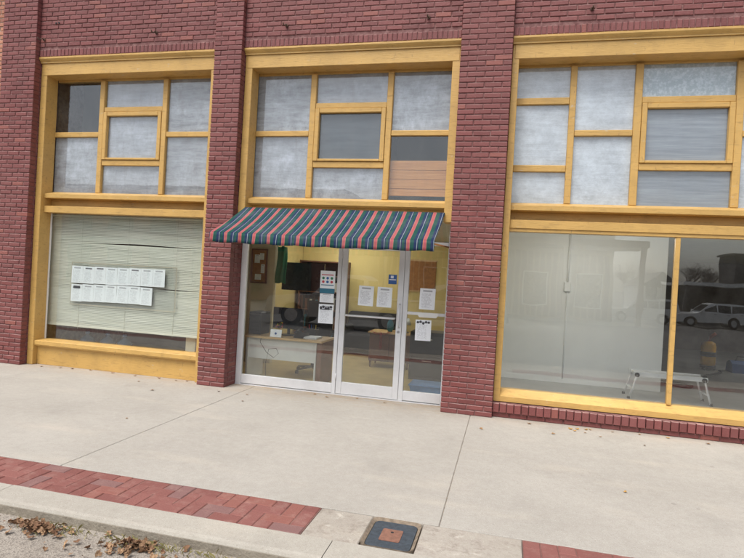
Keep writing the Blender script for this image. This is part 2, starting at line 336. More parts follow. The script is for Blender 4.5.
# pavement slabs
plain('joint_filler', (.24, .21, .17), .95, 0, .3, 20)
pv = tag(bx('sidewalk', 'joint_filler', None, -20, 12, -3.3015, .5, -.4, -.007), kind='structure')
xs = [-19.0, -15.9, -12.83, -9.76, -6.69, -3.45, -.362, 2.71, 5.78, 8.85, 11.9]
for a, c_ in zip(xs[:-1], xs[1:]):
    bx('slab', 'concrete', pv, a+.0028, c_-.0028, -3.302, .6, -.06, random.uniform(-.002, .002), bv=.004)
bx('slab', 'old_concrete', pv, -1.205, -.822, -3.748, -3.309, -.06, -.003, bv=.006)
bx('slab', 'old_concrete', pv, -.468, .185, -3.748, -3.309, -.06, -.002, bv=.006)
bx('slab', 'old_concrete', pv, -.822, -.468, -3.319, -3.309, -.06, -.0025)
# kerb stones
kx = [-19.3, -16.0, -13, -10.2, -8.0, -5.8, -3.448, -.982, 1.5, 3.95, 6.4, 8.9, 11.9]
kb = tag(bx('kerb', 'kerb_face', None, -20, 12, -3.985, -3.76, -.4, -.02), kind='structure')
for i, (a, c_) in enumerate(zip(kx[:-1], kx[1:])):
    prof = [(-3.755, -.3), (-3.755, 0), (-3.96, -.004), (-3.985, -.012), (-3.995, -.028), (-4.0, -.3)]
    o = MB().prism(prof, a+.003, c_-.003, 'x').build('kerb_stone', 'kerb_concrete', kb); o.location.z = random.uniform(-.002, .001)
# grime film low on the kerb face: the stone's dirty foot, 2 mm proud
bx('kerb_foot', 'kerb_face', kb, -19.5, 11.9, -4.003, -3.99, -.3, -.030)
# brick paver band, 90 degree herringbone
band = tag(MB().box(-19, -1.208, -3.752, -3.304, -.3, -.0068).box(.188, 12, -3.752, -3.304, -.3, -.0068).build('brick_paving', 'paver_sand'), kind='structure')
U = .1105
pm = {}
def paver_mesh(wu, du):
    if (wu, du) not in pm:
        a, d = wu*U/2-.002, du*U/2-.002; bvl = .005
        V = [(-a, -d, -.05), (a, -d, -.05), (a, d, -.05), (-a, d, -.05), (-a, -d, -bvl), (a, -d, -bvl), (a, d, -bvl), (-a, d, -bvl), (-a+bvl, -d+bvl, 0), (a-bvl, -d+bvl, 0), (a-bvl, d-bvl, 0), (-a+bvl, d-bvl, 0)]
        F = [(0, 1, 5, 4), (1, 2, 6, 5), (2, 3, 7, 6), (3, 0, 4, 7), (4, 5, 9, 8), (5, 6, 10, 9), (6, 7, 11, 10), (7, 4, 8, 11), (8, 9, 10, 11)]
        pm[(wu, du)] = MB().add(V, F).mesh('paver', 'paver')
    return pm[(wu, du)]
def pave(xa, xb, x_anchor, flip=False):
    nx = int(round((xb-xa)/U)); cells = {}
    for i in range(nx):
        for j in range(4):
            d = (i-j) % 4
            if d == 0 and i+1 < nx: t = (i+1, j+.5, 2, 1)
            elif d == 0: t = (i+.5, j+.5, 1, 1)
            elif d == 1: t = None if i > 0 else (i+.5, j+.5, 1, 1)
            elif d == 3: t = (i+.5, j+1, 1, 2) if j+1 < 4 else (i+.5, j+.5, 1, 1)
            else: t = None if j > 0 else (i+.5, j+.5, 1, 1)
            if t:
                o = bpy.data.objects.new('paver', paver_mesh(t[2], t[3])); COL.objects.link(o); o.parent = band
                o.location = (xb-t[0]*U if x_anchor == 'r' else xa+t[0]*U, -3.751+t[1]*U, random.uniform(-.003, .001)); o.rotation_euler = (random.uniform(-.008, .008), random.uniform(-.008, .008), random.uniform(-.01, .01))
pave(-7.4, -1.212, 'r'); pave(.19, 3.9, 'l')
# meter box
mbx = tag(empty('meter_box', (-.645, -3.533, 0)), 'square black plastic utility box lid with rusty plate set in old concrete', 'meter box')
o = MB()
def rrect(hx, hy, r, n=4):
    P = []
    for cx_, cy_, a0 in ((hx-r, hy-r, 0), (-hx+r, hy-r, 90), (-hx+r, -hy+r, 180), (hx-r, -hy+r, 270)):
        for k in range(n+1): a = R(a0+90*k/n); P.append((cx_+r*math.cos(a), cy_+r*math.sin(a)))
    return P
P1, P2_ = rrect(.172, .212, .05), rrect(.150, .190, .045); n = len(P1)
o.add([(x, y, .004) for x, y in P1]+[(x, y, -.012) for x, y in P2_]+[(x, y, -.1) for x, y in P1]+[(x, y, -.03) for x, y in P2_],
      [(i, (i+1) % n, n+(i+1) % n, n+i) for i in range(n)]+[(i, (i+1) % n, 2*n+(i+1) % n, 2*n+i) for i in range(n)]+[(n+i, n+(i+1) % n, 3*n+(i+1) % n, 3*n+i) for i in range(n)])
o.build('rim', 'box_rim', mbx)
lid = MB().prism(rrect(.146, .186, .04), -.05, -.010, 'z').build('lid', 'box_lid', mbx)
pl = MB().prism(rrect(.068, .085, .012), -.009, -.0065, 'z').build('reader_plate', 'rust_plate', mbx, (-.004, -.01, 0))
MB().lathe([(.011, -.008), (.011, -.005)], (.0, .04, 0), 12).build('finger_hole', 'rubber', pl)
bx('box_bed', 'box_rim', mbx, -.177, .177, -.217, .217, -.3, -.06)

# ================================================================== BUILDING
bld = tag(empty('brick_building', (-1.6, 5, 0)), 'maroon painted brick storefront building with ochre wooden window frames', 'building')
BL = Vector((-1.6, 5, 0))
def part(o, parent=None):           # keep world placement while hanging from the building empty
    o.parent = parent or bld
    if parent is None: o.location = Vector(o.location)-BL
    return o
def bpart(mb, name, mat): return part(mb.build(name, mat))
CH = .0677; JT = .0105
brick_cache = {}
def brick_geo(l, h, d, bvl=.0045):
    a = l/2; V = [(-a, d, 0), (a, d, 0), (a, d, h), (-a, d, h), (-a, bvl, 0), (a, bvl, 0), (a, bvl, h), (-a, bvl, h),
                  (-a+bvl, 0, bvl), (a-bvl, 0, bvl), (a-bvl, 0, h-bvl), (-a+bvl, 0, h-bvl)]
    F = [(0, 1, 5, 4), (1, 2, 6, 5), (2, 3, 7, 6), (3, 0, 4, 7), (4, 5, 9, 8), (5, 6, 10, 9), (6, 7, 11, 10), (7, 4, 8, 11), (8, 9, 10, 11)]
    return V, F
def single_brick(parent, x, y, z, l, h, d, mat='brick_paint'):
    k = (round(l, 4), round(h, 4), round(d, 3))
    if k not in brick_cache: brick_cache[k] = MB().add(*brick_geo(*k)).mesh('brick', mat)
    o = bpy.data.objects.new('brick', brick_cache[k]); COL.objects.link(o); o.parent = parent
    o.location = Vector((x, y+random.uniform(-.002, .002), z+random.uniform(-.0012, .0012)))
    o.rotation_euler = (random.uniform(-.01, .01), random.gauss(0, .008), random.uniform(-.012, .012)); o.scale = (random.uniform(.97, 1.005), 1, random.uniform(.94, 1.02)); return o
stuff = MB()
def stuff_brick(x, y, z, l, h, d, rot=0, mb=None):
    V, F = brick_geo(l-random.uniform(0, .007), h-random.uniform(0, .004), d)
    jy = random.uniform(-.003, .003); jz = random.uniform(-.001, .003); t = random.gauss(0, .008)
    out = []
    for (a, b_, c_) in V:
        c2 = c_+a*t; 
        if rot == 0: out.append((x+a, y+b_+jy, z+c2+jz))
        elif rot == 1: out.append((x-b_+jy, y+a, z+c2+jz))      # face looks +x
        else: out.append((x+b_+jy, y-a, z+c2+jz))               # face looks -x
    (mb or stuff).add(out, F)
def course_cells(width, full, k, offs=None):
    """cell boundaries along one course of a running bond"""
    n = width/full; st = 0 if k % 2 == 0 else -full/2
    x = st; cells = []
    while x < width-1e-4:
        a, b_ = max(x, 0), min(x+full, width)
        if b_-a > .03: cells.append((a, b_))
        x += full
    return cells
ZTOP = 6.63; NC = int(ZTOP/CH)
def pilaster(x0, x1, individual=False, right=True, left=False, yb_low=.36, zlow=2.75):
    core = bpart(MB().box(x0+.009, x1-.009, .0095, .5, 0, ZTOP), 'pilaster', 'mortar')
    wdt = x1-x0+JT; nb = round(wdt/.214); full = wdt/nb
    for k in range(NC):
        z = k*CH+.003; h = CH-JT
        for a, b_ in course_cells(wdt, full, k):
            l = b_-a-JT; xc = x0+a+l/2
            if individual and z < 5.22: single_brick(core, xc, 0, z, l, h, .105)
            else: stuff_brick(xc, 0, z, l, h, .105)
        ext = yb_low if z < 4.7 else .075
        if ext > .12:
            for side, xx, rt in (('r', x1, 1), ('l', x0, 2)):
                if (side == 'r' and right) or (side == 'l' and left):
                    y0 = .105+JT
                    l1 = .2 if k % 2 == 0 else .1
                    while y0 < ext-.02:
                        l = min(l1, ext-y0); stuff_brick(xx, y0+l/2, z, l, h, .06, rt); y0 += l+JT; l1 = .2
    return core
pilaster(-7.91, -7.27); pilaster(-4.21, -3.785); p3 = pilaster(-.743, -.10, individual=True); pilaster(4.11, 4.753, left=True)
# wall panels above the lintels
for (x0, x1) in ((-7.27, -4.21), (-3.785, -.743), (-.10, 4.11)):
    core = bpart(MB().box(x0, x1, .085, .35, 4.79, ZTOP), 'wall_panel', 'mortar')
    x = x0+.006
    while x < x1-.03:                                   # rowlock header course over the lintel
        l = min(.0575, x1-x-.004); stuff_brick(x+l/2, .075+random.uniform(-.001, .002), 4.795, l, .104, .06); x += .0575+.009
    k0 = int(math.ceil((4.905)/CH))
    for k in range(k0, NC):
        z = k*CH+.003; wd = x1-x0; st = [0, -.107][k % 2]+random.uniform(-.012, .012); x = st
        while x < wd-.02:
            a, b_ = max(x+.004, .004), min(x+.214-JT+.004, wd-.004)
            if b_-a > .03: stuff_brick(x0+(a+b_)/2, .075, z, b_-a, CH-JT, .06)
            x += .214
core = bpart(MB().box(4.74, 7.9, .085, .35, 0, ZTOP), 'wall_panel', 'mortar')
for k in range(NC):
    x = 4.76-(.107 if k % 2 else 0)
    while x < 7.88:
        a, b_ = max(x, 4.757), min(x+.2035, 7.895)
        if b_-a > .03: stuff_brick((a+b_)/2, .075, k*CH+.003, b_-a, CH-JT, .06)
        x += .214
tag(part(stuff.build('brickwork', 'brick_paint')), kind='stuff')
bpart(MB().box(-7.95, 7.94, -.05, .45, ZTOP+.004, ZTOP+.12, bv=.01), 'coping', 'concrete')
# iron hooks
for x, z in ((-7.186, 5.056), (-5.209, 5.071), (-3.163, 5.071), (-1.186, 5.076), (.811, 5.072), (2.8, 5.07)):
    h = MB().tube([(x, .085, z), (x, .03, z), (x+.004, .012, z-.006), (x+.012, -.012, z-.03), (x+.008, -.035, z-.045), (x, -.05, z-.03), (x, -.052, z-.008)], .009, 8)
    h.lathe([(.024, .066), (.022, .056)], (x, 0, z), 10, 'y'); bpart(h, 'hook', 'rust')
for x, z in ((-6.98, 5.30), (-6.93, 5.305)): bpart(MB().lathe([(.016, .066), (.013, .060)], (x, 0, z), 10, 'y'), 'bolt_hole', 'rubber')

# ---- timber window walls
def casing(name, x0, x1, stile_l, stile_r, low_z):
    m_ = MB()
    # moulded head
    m_.prism([(.36, 4.79), (.072, 4.79), (.072, 4.765), (.086, 4.745), (.108, 4.722), (.108, 4.705), (.36, 4.705)], x0+.002, x1-.002, 'x')
    m_.box(x0+.03, x1-.02, .125, .36, 4.522, 4.704, bv=.004)
    for a, b_ in ((x0+.003, x0+stile_l), (x1-stile_r, x1-.003)): m_.box(a, b_, .13, .36, low_z, 4.704 if a > x0+1 else 4.704, bv=.005)
    return bpart(m_, name, 'yellow_paint')
def upper(x0, x1, low_z, cols, stile_l=.11, stile_r=.11, shift=0):
    """cols: list of (xa, xb, [(z0,z1,backing,is_sash)...])"""
    c = casing('window_frame', x0, x1, stile_l, stile_r, low_z)
    off = -(c.location+BL)
    def sub(mb, nm, mt): o = mb.build(nm, mt); o.parent = c; return o
    # head lining and jamb linings
    sub(MB().box(x0+stile_l, x1-stile_r, .362, .43, 4.49, 4.70, bv=.003), 'head_rail', 'yellow_paint')
    # sloped sill, recess board, transom board
    sub(MB().prism([(.43, 2.735), (.345, 2.735), (.205, 2.69), (.195, 2.685), (.195, 2.625), (.36, 2.615), (.43, 2.615)], x0+stile_l+.001, x1-stile_r-.001, 'x'), 'sill', 'yellow_paint')
    sub(MB().box(x0+stile_l, x1-stile_r, .35, .42, 2.50, 2.614), 'fascia_board', 'yellow_paint')
    prev = None
    for i, (xa, xb, panes) in enumerate(cols):
        zs = sorted(panes, key=lambda q: -q[0])
        if i > 0: sub(MB().box(cols[i-1][1], xa, .325, .415, 2.734, 4.489, bv=.006), 'mullion', 'yellow_paint')
        for j, (z0, z1, back, sash) in enumerate(zs):
            if j > 0: sub(MB().box(xa+.001, xb-.001, .335, .412, z1, zs[j-1][0], bv=.006), 'rail', 'yellow_paint')
            gx0, gx1, gz0, gz1 = xa, xb, z0, z1
            if sash:
                t = .066; f = MB()
                f.box(xa+.004, xa+t, .315, .385, z0+.004, z1-.004, bv=.006).box(xb-t, xb-.004, .315, .385, z0+.004, z1-.004, bv=.006)
                f.box(xa+t+.001, xb-t-.001, .317, .385, z1-t, z1-.004, bv=.006).box(xa+t+.001, xb-t-.001, .317, .385, z0+.004, z0+t*.55, bv=.006)
                sub(f, 'sash', 'yellow_paint'); gx0, gx1, gz0, gz1 = xa+t-.004, xb-t+.004, z0+t*.5, z1-t+.004
            sub(MB().box(gx0, gx1, .366, .371, gz0, gz1), 'pane', 'old_glass')
            if back == 'void': sub(MB().box(gx0-.03, gx1+.03, .95, .97, gz0-.2, gz1+.2), 'dark_void_sheet', 'dark_void')  # near-black sheet paints the darkness of the open void
            elif back == 'planks':
                sub(MB().box(gx0-.03, gx1+.03, .95, .97, gz0-.2, gz1+.2), 'dark_void_sheet', 'dark_void')
                zz = 2.80
                for hgt in (.10, .128, .130, .132): sub(MB().box(gx0-.02, gx1+.02, .42+random.uniform(0, .006), .445, zz+.004, zz+hgt, bv=.003), 'plank', 'bare_plank'); zz += hgt
            else: sub(MB().box(gx0-.01, gx1+.01, .385+random.uniform(0, .006), .40, gz0-.01, gz1+.01), 'backing_sheet', back)
    return c
Wm, Pf, Gf = 'whitewash', 'pebbled_film', 'grey_film'
def three(s, tl='whitewash', cs='whitewash', br='whitewash', cb='whitewash'):
    return [(-3.677+s, -2.855+s, [(3.688, 4.488, tl, 0), (2.736, 3.612, Wm, 0)]),
            (-2.772+s, -1.742+s, [(4.075, 4.488, Wm, 0), (3.252, 4.000, cs, 1), (2.736, 3.168, cb, 0)]),
            (-1.662+s, -.848+s, [(3.685, 4.488, Wm, 0), (2.736, 3.612, br, 0)])]
w1 = upper(-7.27, -4.21, .0, three(-3.485, tl='void'))
w2 = upper(-3.785, -.743, 2.43, three(0, cs='slate_void_tone', br='planks', cb=Wm))
w3c = [(-.017, .635, [(4.09, 4.488, 'whitewash_pale', 0), (3.225, 4.005, 'whitewash_pale', 0), (2.736, 3.14, 'whitewash_pale', 0)]),
       (.712, 1.400, [(3.672, 4.488, 'whitewash_pale', 0), (2.736, 3.598, 'whitewash_pale', 0)]),
       (1.486, 2.522, [(4.08, 4.488, Pf, 0), (3.255, 4.000, Gf, 1), (2.736, 3.172, Gf, 0)]),
       (2.608, 3.30, [(3.655, 4.488, 'whitewash_pale', 0), (2.736, 3.585, 'whitewash_pale', 0)]),
       (3.376, 4.027, [(4.09, 4.488, 'whitewash_pale', 0), (3.225, 4.005, 'whitewash_pale', 0), (2.736, 3.14, 'whitewash_pale', 0)])]
w3 = upper(-.10, 4.11, .185, w3c, .085, .085)
def sub(par, mb, nm, mt): o = mb.build(nm, mt); o.parent = par; return o
# ---- lower W1 : blind window
x0, x1 = -7.16, -4.32
sub(w1, MB().box(x0+.001, x1-.001, .20, .36, 2.395, 2.499, bv=.004), 'transom_rail', 'yellow_paint')
sub(w1, MB().prism([(.40, .392), (.33, .392), (.16, .380), (.15, .372), (.15, .315), (.17, .29), (.40, .29)], x0+.001, x1-.001, 'x'), 'sill', 'yellow_paint')
sub(w1, MB().box(x0+.001, x1-.001, .215, .40, 0, .289, bv=.003), 'stall_board', 'yellow_paint')
sub(w1, MB().box(x0+.002, x1-.002, .352, .358, .392, 2.395), 'pane', 'glass')
for a, b_ in ((x0+.001, x0+.03), (x1-.03, x1-.001)): sub(w1, MB().box(a, b_, .345, .351, .392, 2.394), 'stop_bead', 'white_paint')
# ---- lower W3 : shop window
x0, x1 = -.015, 4.025
sub(w3, MB().box(x0+.001, x1-.001, .20, .36, 2.392, 2.499, bv=.004), 'transom_rail', 'yellow_paint')
sub(w3, MB().box(x0+.001, x1-.001, .215, .36, 2.352, 2.391, bv=.002), 'head_bead', 'yellow_paint')
sub(w3, MB().prism([(.36, .335), (.262, .335), (.145, .262), (.132, .255), (.132, .190), (.36, .185)], -.095, 4.105, 'x'), 'sill', 'yellow_paint')
sub(w3, MB().box(x0+.002, 1.93, .262, .268, .335, 2.352), 'pane', 'glass'); sub(w3, MB().box(1.985, x1-.002, .262, .268, .335, 2.352), 'pane', 'glass')
sub(w3, MB().box(1.931, 1.984, .225, .29, .336, 2.351, bv=.005), 'mullion', 'yellow_paint')
# brick sill under W3: projecting rowlocks over one stretcher course
bs = bpart(MB().box(-.10, 4.11, .086, .35, 0, .178), 'brick_sill', 'mortar')
k = 0; x = -.098
while x < 4.10:
    l = .0886-.009 if random.random() > .05 else .0886*1.0-.005
    if x < 2.9: single_brick(bs, x+l/2, .048, .064, l, .112, .1)
    else: single_brick(bs, x+l/2, .048, .064, l, .112, .1)
    x += l+.009
x = -.098; 
while x < 4.10:
    l = min(.205, 4.108-x); single_brick(bs, x+l/2, .076, .002, l, .054, .06); x += l+.01

# ---- shop front W2: aluminium door and lights
def alu(mb, nm, par, mt='aluminium'): o = mb.build(nm, mt); o.parent = par; return o
YF0, YF1 = .335, .385
sf = bpart(MB().box(-3.784, -3.697, YF0, YF1, .012, 2.44, bv=.003), 'shopfront_frame', 'aluminium')
alu(MB().box(-2.312, -2.258, YF0, YF1, .012, 2.44, bv=.003), 'post', sf); alu(MB().box(-1.362, -1.300, YF0, YF1, .012, 2.44, bv=.003), 'post', sf)
alu(MB().box(-.788, -.744, YF0, YF1, .012, 2.44, bv=.003), 'post', sf)
alu(MB().box(-3.696, -2.313, YF0+.002, YF1, .022, .150, bv=.003), 'bottom_rail', sf); alu(MB().box(-1.299, -.789, YF0+.002, YF1, .022, .150, bv=.003), 'bottom_rail', sf)
alu(MB().box(-3.784, -.744, YF0-.01, YF1+.01, -.02, .0115), 'threshold', sf)
alu(MB().box(-3.695, -.79, YF0+.003, YF1-.002, 2.13, 2.18, bv=.003), 'head_rail', sf)
alu(MB().box(-1.299, -.789, YF0-.004, YF1-.004, 1.19, 1.228, bv=.003), 'push_bar', sf)
alu(MB().prism([(-1.17, 1.228), (-.86, 1.228), (-.90, 1.165), (-1.13, 1.165)], YF0-.02, YF0-.006, 'y'), 'letter_plate', sf, 'white_paint')
alu(MB().box(-3.697, -2.312, .358, .364, .150, 2.13), 'pane', sf, 'glass'); alu(MB().box(-1.30, -.788, .358, .364, .150, 2.13), 'pane', sf, 'glass')
alu(MB().box(-3.697, -.788, .358, .364, 2.18, 2.44), 'transom_pane', sf, 'glass')
dr = bpart(MB().box(-2.252, -2.175, YF0+.004, YF1-.004, .018, 2.125, bv=.003).box(-1.445, -1.368, YF0+.004, YF1-.004, .018, 2.125, bv=.003).box(-2.174, -1.446, YF0+.006, YF1-.006, .018, .182, bv=.003).box(-2.174, -1.446, YF0+.006, YF1-.006, 2.04, 2.125, bv=.003), 'door', 'aluminium')
alu(MB().box(-2.175, -1.445, .357, .363, .182, 2.04), 'pane', dr, 'glass')
hb = MB().tube([(-2.15, YF0+.004, 1.12), (-2.15, YF0-.05, 1.12), (-1.47, YF0-.05, 1.12), (-1.47, YF0+.004, 1.12)], .013, 8); alu(hb, 'push_bar', dr)
alu(MB().tube([(-1.405, YF0+.004, 1.32), (-1.405, YF0-.045, 1.30), (-1.405, YF0-.045, 1.02), (-1.405, YF0+.004, 1.0)], .012, 8), 'handle', dr)
alu(MB().lathe([(.018, 0), (.018, -.008)], (-1.407, YF0+.004, .94), 12, 'y'), 'lock', dr, 'steel')
for z in (.25, 1.1, 1.95): alu(MB().tube([(-2.256, YF0-.004, z-.045), (-2.256, YF0-.004, z+.045)], .009, 8), 'hinge', dr)

# ---- shell, floors, inner walls
def shell(nm, mt, *a): return bpart(MB().box(*a), nm, mt)
shell('floor_slab', 'vinyl_floor', -7.9, -.33, .40, 5.2, -.3, .006); shell('shop_floor', 'grey_floor', -.32, 7.9, .37, 11.2, -.3, .03)
shell('roof', 'shingle', -7.9, 7.9, .36, 11.4, 6.3, 6.5)
shell('back_wall', 'dark_brown_wall', -7.9, 7.9, 11.2, 11.4, -.3, 6.29); shell('side_wall', 'mortar', -7.9, -7.7, .5, 11.19, -.3, 6.29); shell('side_wall', 'dark_brown_wall', 7.7, 7.9, .5, 11.19, .031, 6.29)
shell('office_ceiling', 'ceiling_white', -7.69, -.33, .44, 5.0, 2.50, 2.56); shell('shop_ceiling', 'cream_wall', -.31, 7.69, .44, 11.19, 2.62, 2.70)
shell('office_wall', 'yellow_wall', -4.6, -.34, 5.0, 5.15, .007, 2.49); shell('office_wall', 'cream_wall', -.48, -.34, .40, 4.99, .007, 2.49)
shell('office_wall', 'cream_wall', -4.72, -4.56, .50, 2.2, .007, 2.49); shell('office_wall', 'cream_wall', -4.72, -4.08, 2.21, 2.33, .007, 2.49)
shell('office_wall', 'yellow_wall', -4.72, -4.60, 2.34, 4.99, .007, 2.49)
shell('store_wall', 'dark_brown_wall', -7.69, -4.73, 3.0, 3.1, .007, 2.49)
shell('shop_wall', 'cream_wall', -.32, -.2, .40, 11.19, .031, 2.61); shell('shop_partition', 'white_wall', -.19, 2.545, 2.98, 3.08, .031, 2.61)
cdt = bpart(MB().tube([(1.0, 2.955, 2.6), (.995, 2.955, 1.76)], .016, 8), 'conduit', 'white_wall')
sub(cdt, MB().box(.945, 1.05, 2.93, 2.979, 1.60, 1.76, bv=.006), 'switch_box', 'white_wall'); cdt2 = sub(cdt, MB().tube([(.997, 2.965, 1.6), (1.0, 2.965, .1)], .010, 8), 'cable', 'white_wall')
# parts hang from the building empty, whose origin is not the world origin: parts were shifted by -BL,
# their meshes are in world coordinates, so every part's own frame equals the world frame.

# ---- neighbour on the left
nb = tag(empty('neighbour_building', (-12, 3, 0)), 'pale orange brick wall of the adjoining building', 'building')
o = MB().box(-18, -7.93, .04, 8, 0, 7.2).build('wall', 'mortar_pale', nb, (12, -3, 0))
s2 = MB()
for k in range(int(7.15/CH)):
    x = -9.6-(.107 if k % 2 else 0)
    while x < -7.95:
        l = min(.2035, -7.925-x); 
        if l > .03: stuff_brick(x+l/2, .03, k*CH+.003, l, CH-JT, .06, 0, s2)
        x += .214
o = s2.build('brickwork', 'brick_orange', nb, (12, -3, 0)); o['kind'] = 'stuff'

# ================================================================== AWNING
aw = tag(empty('awning', (-2.3, .1, 2.0)), 'small sloping fabric awning striped green, navy and pink above the door', 'awning')
AX0, AX1, AYB, AYF, AZB, AZF = -3.745, -.852, .118, -.655, 2.552, 2.135
A0 = Vector((-2.3, .1, 2.0))
nx, ny = 116, 10; V = []; F = []
def aw_pt(i, j):
    u = i/nx; x = AX0+(AX1-AX0)*u
    xb = -3.665+(-.838+3.665)*u           # a little narrower at the wall
    t = j/ny; sag = -.018*math.sin(math.pi*t)*(1+.35*math.sin(u*math.pi*6))
    return (xb+(x-xb)*t, AYB+(AYF-AYB)*t, AZB+(AZF-AZB)*t+sag-.012*math.sin(math.pi*u)*t)
for j in range(ny+1):
    for i in range(nx+1): V.append(aw_pt(i, j))
for j in range(ny):
    for i in range(nx): F.append((j*(nx+1)+i, j*(nx+1)+i+1, (j+1)*(nx+1)+i+1, (j+1)*(nx+1)+i))
def cloth(V, F, nm, th=.004):
    o = MB().add(V, F, True).build(nm, 'awning_fabric', aw, -A0); md = o.modifiers.new('thickness', 'SOLIDIFY'); md.thickness = th; md.offset = 0; return o
cloth(V, F, 'canopy')
V = []; F = []; nv = 3
for j in range(nv+1):
    for i in range(nx+1):
        x, y, z = aw_pt(i, ny); u = i/nx; t = j/nv
        sca = .012*abs(math.sin(math.pi*(x+3.745)/.393))
        fold = .010*math.sin(x*21+1.3)*t+.006*math.sin(x*47)*t
        V.append((x, y-.003+fold-.012*t, z-.001-(.118+sca)*t))
for j in range(nv):
    for i in range(nx): F.append((j*(nx+1)+i, j*(nx+1)+i+1, (j+1)*(nx+1)+i+1, (j+1)*(nx+1)+i))
cloth(V, F, 'valance')
# short return of the valance at the left end
V = []; F = []
for j in range(3):
    for i in range(4): V.append((AX0-.004-.008*math.sin(i*1.7), AYF+.028*i, AZF+.014*i-.002-.06*j*(1+.06*math.sin(i*2))))
for j in range(2):
    for i in range(3): F.append((j*4+i, j*4+i+1, (j+1)*4+i+1, (j+1)*4+i))
cloth(V, F, 'valance_return')
def awp(mb, nm, mt): return mb.build(nm, mt, aw, -A0)
awp(MB().tube([(AX0+.02, AYF+.015, AZF-.02), (AX1-.02, AYF+.015, AZF-.02)], .013, 8), 'front_bar', 'steel')
awp(MB().tube([(-3.66, AYB+.01, AZB-.02), (-.84, AYB+.01, AZB-.02)], .013, 8), 'wall_bar', 'steel')
for x, xb in ((AX0+.03, -3.63), (-2.3, -2.3), (AX1-.03, -.87)): awp(MB().tube([(xb, AYB, AZB-.06), (x, AYF+.03, AZF-.06)], .011, 8), 'rafter', 'steel')
for x, xb in ((AX0+.05, -3.67), (AX1-.05, -.79)): awp(MB().tube([(x, AYF+.03, AZF-.03), (xb, .33, 2.12)], .011, 8), 'arm', 'bare_plank')

# ================================================================== BLIND AND NOTICES (left window)
def thing(nm, loc, label, cat, group=None, rz=0): return tag(empty(nm, loc, rz), label, cat, group)
def wp(mb, nm, mt, par):           # part given in world coordinates under a thing's Empty (unrotated)
    return mb.build(nm, mt, par, -par.location)
bl = thing('venetian_blind', (-5.8, .43, .58), 'pale green venetian blind, bent in places, hanging in the left shop window', 'blind')
ms = MB(); nsl = 70; z_lo, z_hi = .645, 2.36
for k in range(nsl):
    zb = z_lo+(z_hi-z_lo)*k/(nsl-1); n = 36; V = []; F = []
    ph = k*.5
    for i in range(n+1):
        u = i/n; x = -7.215+(2.88)*u
        dz = .004*math.sin(u*7+k*.21)+.0015*math.sin(u*19+k*.3)
        # a long gap where slats were bent apart
        if k >= 53: dz += .016*math.exp(-((u-.58)/.22)**2)*math.exp(-(k-53)/6)
        else: dz -= .020*math.exp(-((u-.58)/.22)**2)*math.exp(-(53-k)/5)
        if k >= 27: dz += .010*math.exp(-((u-.80)/.12)**2)*math.exp(-(k-27)/4)
        else: dz -= .012*math.exp(-((u-.80)/.12)**2)*math.exp(-(27-k)/4)
        sag = -.01*(1-k/nsl)*u
        tilt = 1.05+.10*math.sin(u*9+k*.9)+.03*math.sin(u*14+k*2.1)+.09*math.sin(k*1.7+u*3)
        c_, s_ = .0178*math.cos(tilt), .0178*math.sin(tilt)
        V += [(x, .425-c_, zb+dz+sag-s_), (x, .425-.0045, zb+dz+sag+.003), (x, .425+c_, zb+dz+sag+s_)]
    for i in range(n):
        for q in (0, 1): F.append((i*3+q, (i+1)*3+q, (i+1)*3+q+1, i*3+q+1))
    ms.add(V, F, False)
o = wp(ms, 'slats', 'blind_slat', bl); o['kind'] = 'stuff'
wp(MB().box(-7.215, -4.335, .405, .445, 2.365, 2.39, bv=.004), 'head_rail', 'blind_slat', bl)
wp(MB().prism([(-7.215, .612), (-4.335, .598), (-4.335, .620), (-7.215, .634)], .408, .442, 'y'), 'bottom_rail', 'blind_slat', bl)
for x in (-6.6, -5.75, -4.9): wp(MB().tube([(x, .409, .58), (x, .409, 2.37)], .0018, 5), 'ladder_cord', 'blind_slat', bl)
def sheet(nm, x, y, z, w_, h, mat, label, cat, group=None, tilt=0, curl=.006):
    V = []; F = []; n = 6
    for s_ in (0, 1):
        for i in range(n+1):
            for j in range(3):
                u = i/n-.5; v_ = j/2-.5
                V.append((u*w_, curl*(u*u*1.2+(.5-v_)*.4*u)+(.0012 if s_ else 0), v_*h))
    q = (n+1)*3
    for s_ in (0, 1):
        for i in range(n):
            for j in range(2): F.append((s_*q+i*3+j, s_*q+(i+1)*3+j, s_*q+(i+1)*3+j+1, s_*q+i*3+j+1))
    o = MB().add(V, F).build(nm, mat, None, (x, y, z)); o.rotation_euler.y = -tilt
    return tag(o, label, cat, group)
GP = 'letter sheets taped up in two rows on the left window'
for i in range(8):
    bold = i in (1, 2, 5)
    sheet('notice_sheet', -6.622+.2095*i, .366, 1.445+.0022*i+random.uniform(-.004, .004), .206, .270, 'paper_bold' if bold else 'paper_text',
          'white sheet with a bold heading in the upper row of notices on the blind window' if bold else 'plain white printed sheet in the upper row of notices on the blind window', 'notice', GP, random.uniform(-.012, .012))
for i in range(7):
    sheet('notice_sheet', -6.618+.2095*i, .3665, 1.158+.004*i-(.012 if i == 6 else 0)+random.uniform(-.004, .004), .206, .270, 'paper_bold' if i == 0 else 'paper_text',
          'white sheet with a black heading bar at the start of the lower notice row' if i == 0 else 'plain white printed sheet in the lower row of notices on the blind window', 'notice', None if i == 0 else GP, random.uniform(-.012, .012))
bk = sheet('heading_bar', 0, 0, 0, .13, .03, 'ink_print', None, None); bk.parent = [o for o in bpy.data.objects if o.get('label', '').startswith('white sheet with a black heading bar')][0]; bk.location = (0, -.003, .085); bk.name = 'heading_bar'
cp = thing('plastic_sleeve', (-5.79, .380, .97), 'large clear plastic sheet taped up behind the two rows of notices', 'plastic sheet')
fr = MB(); a, b_, c_, d = -6.745, -4.86, .965, 1.64
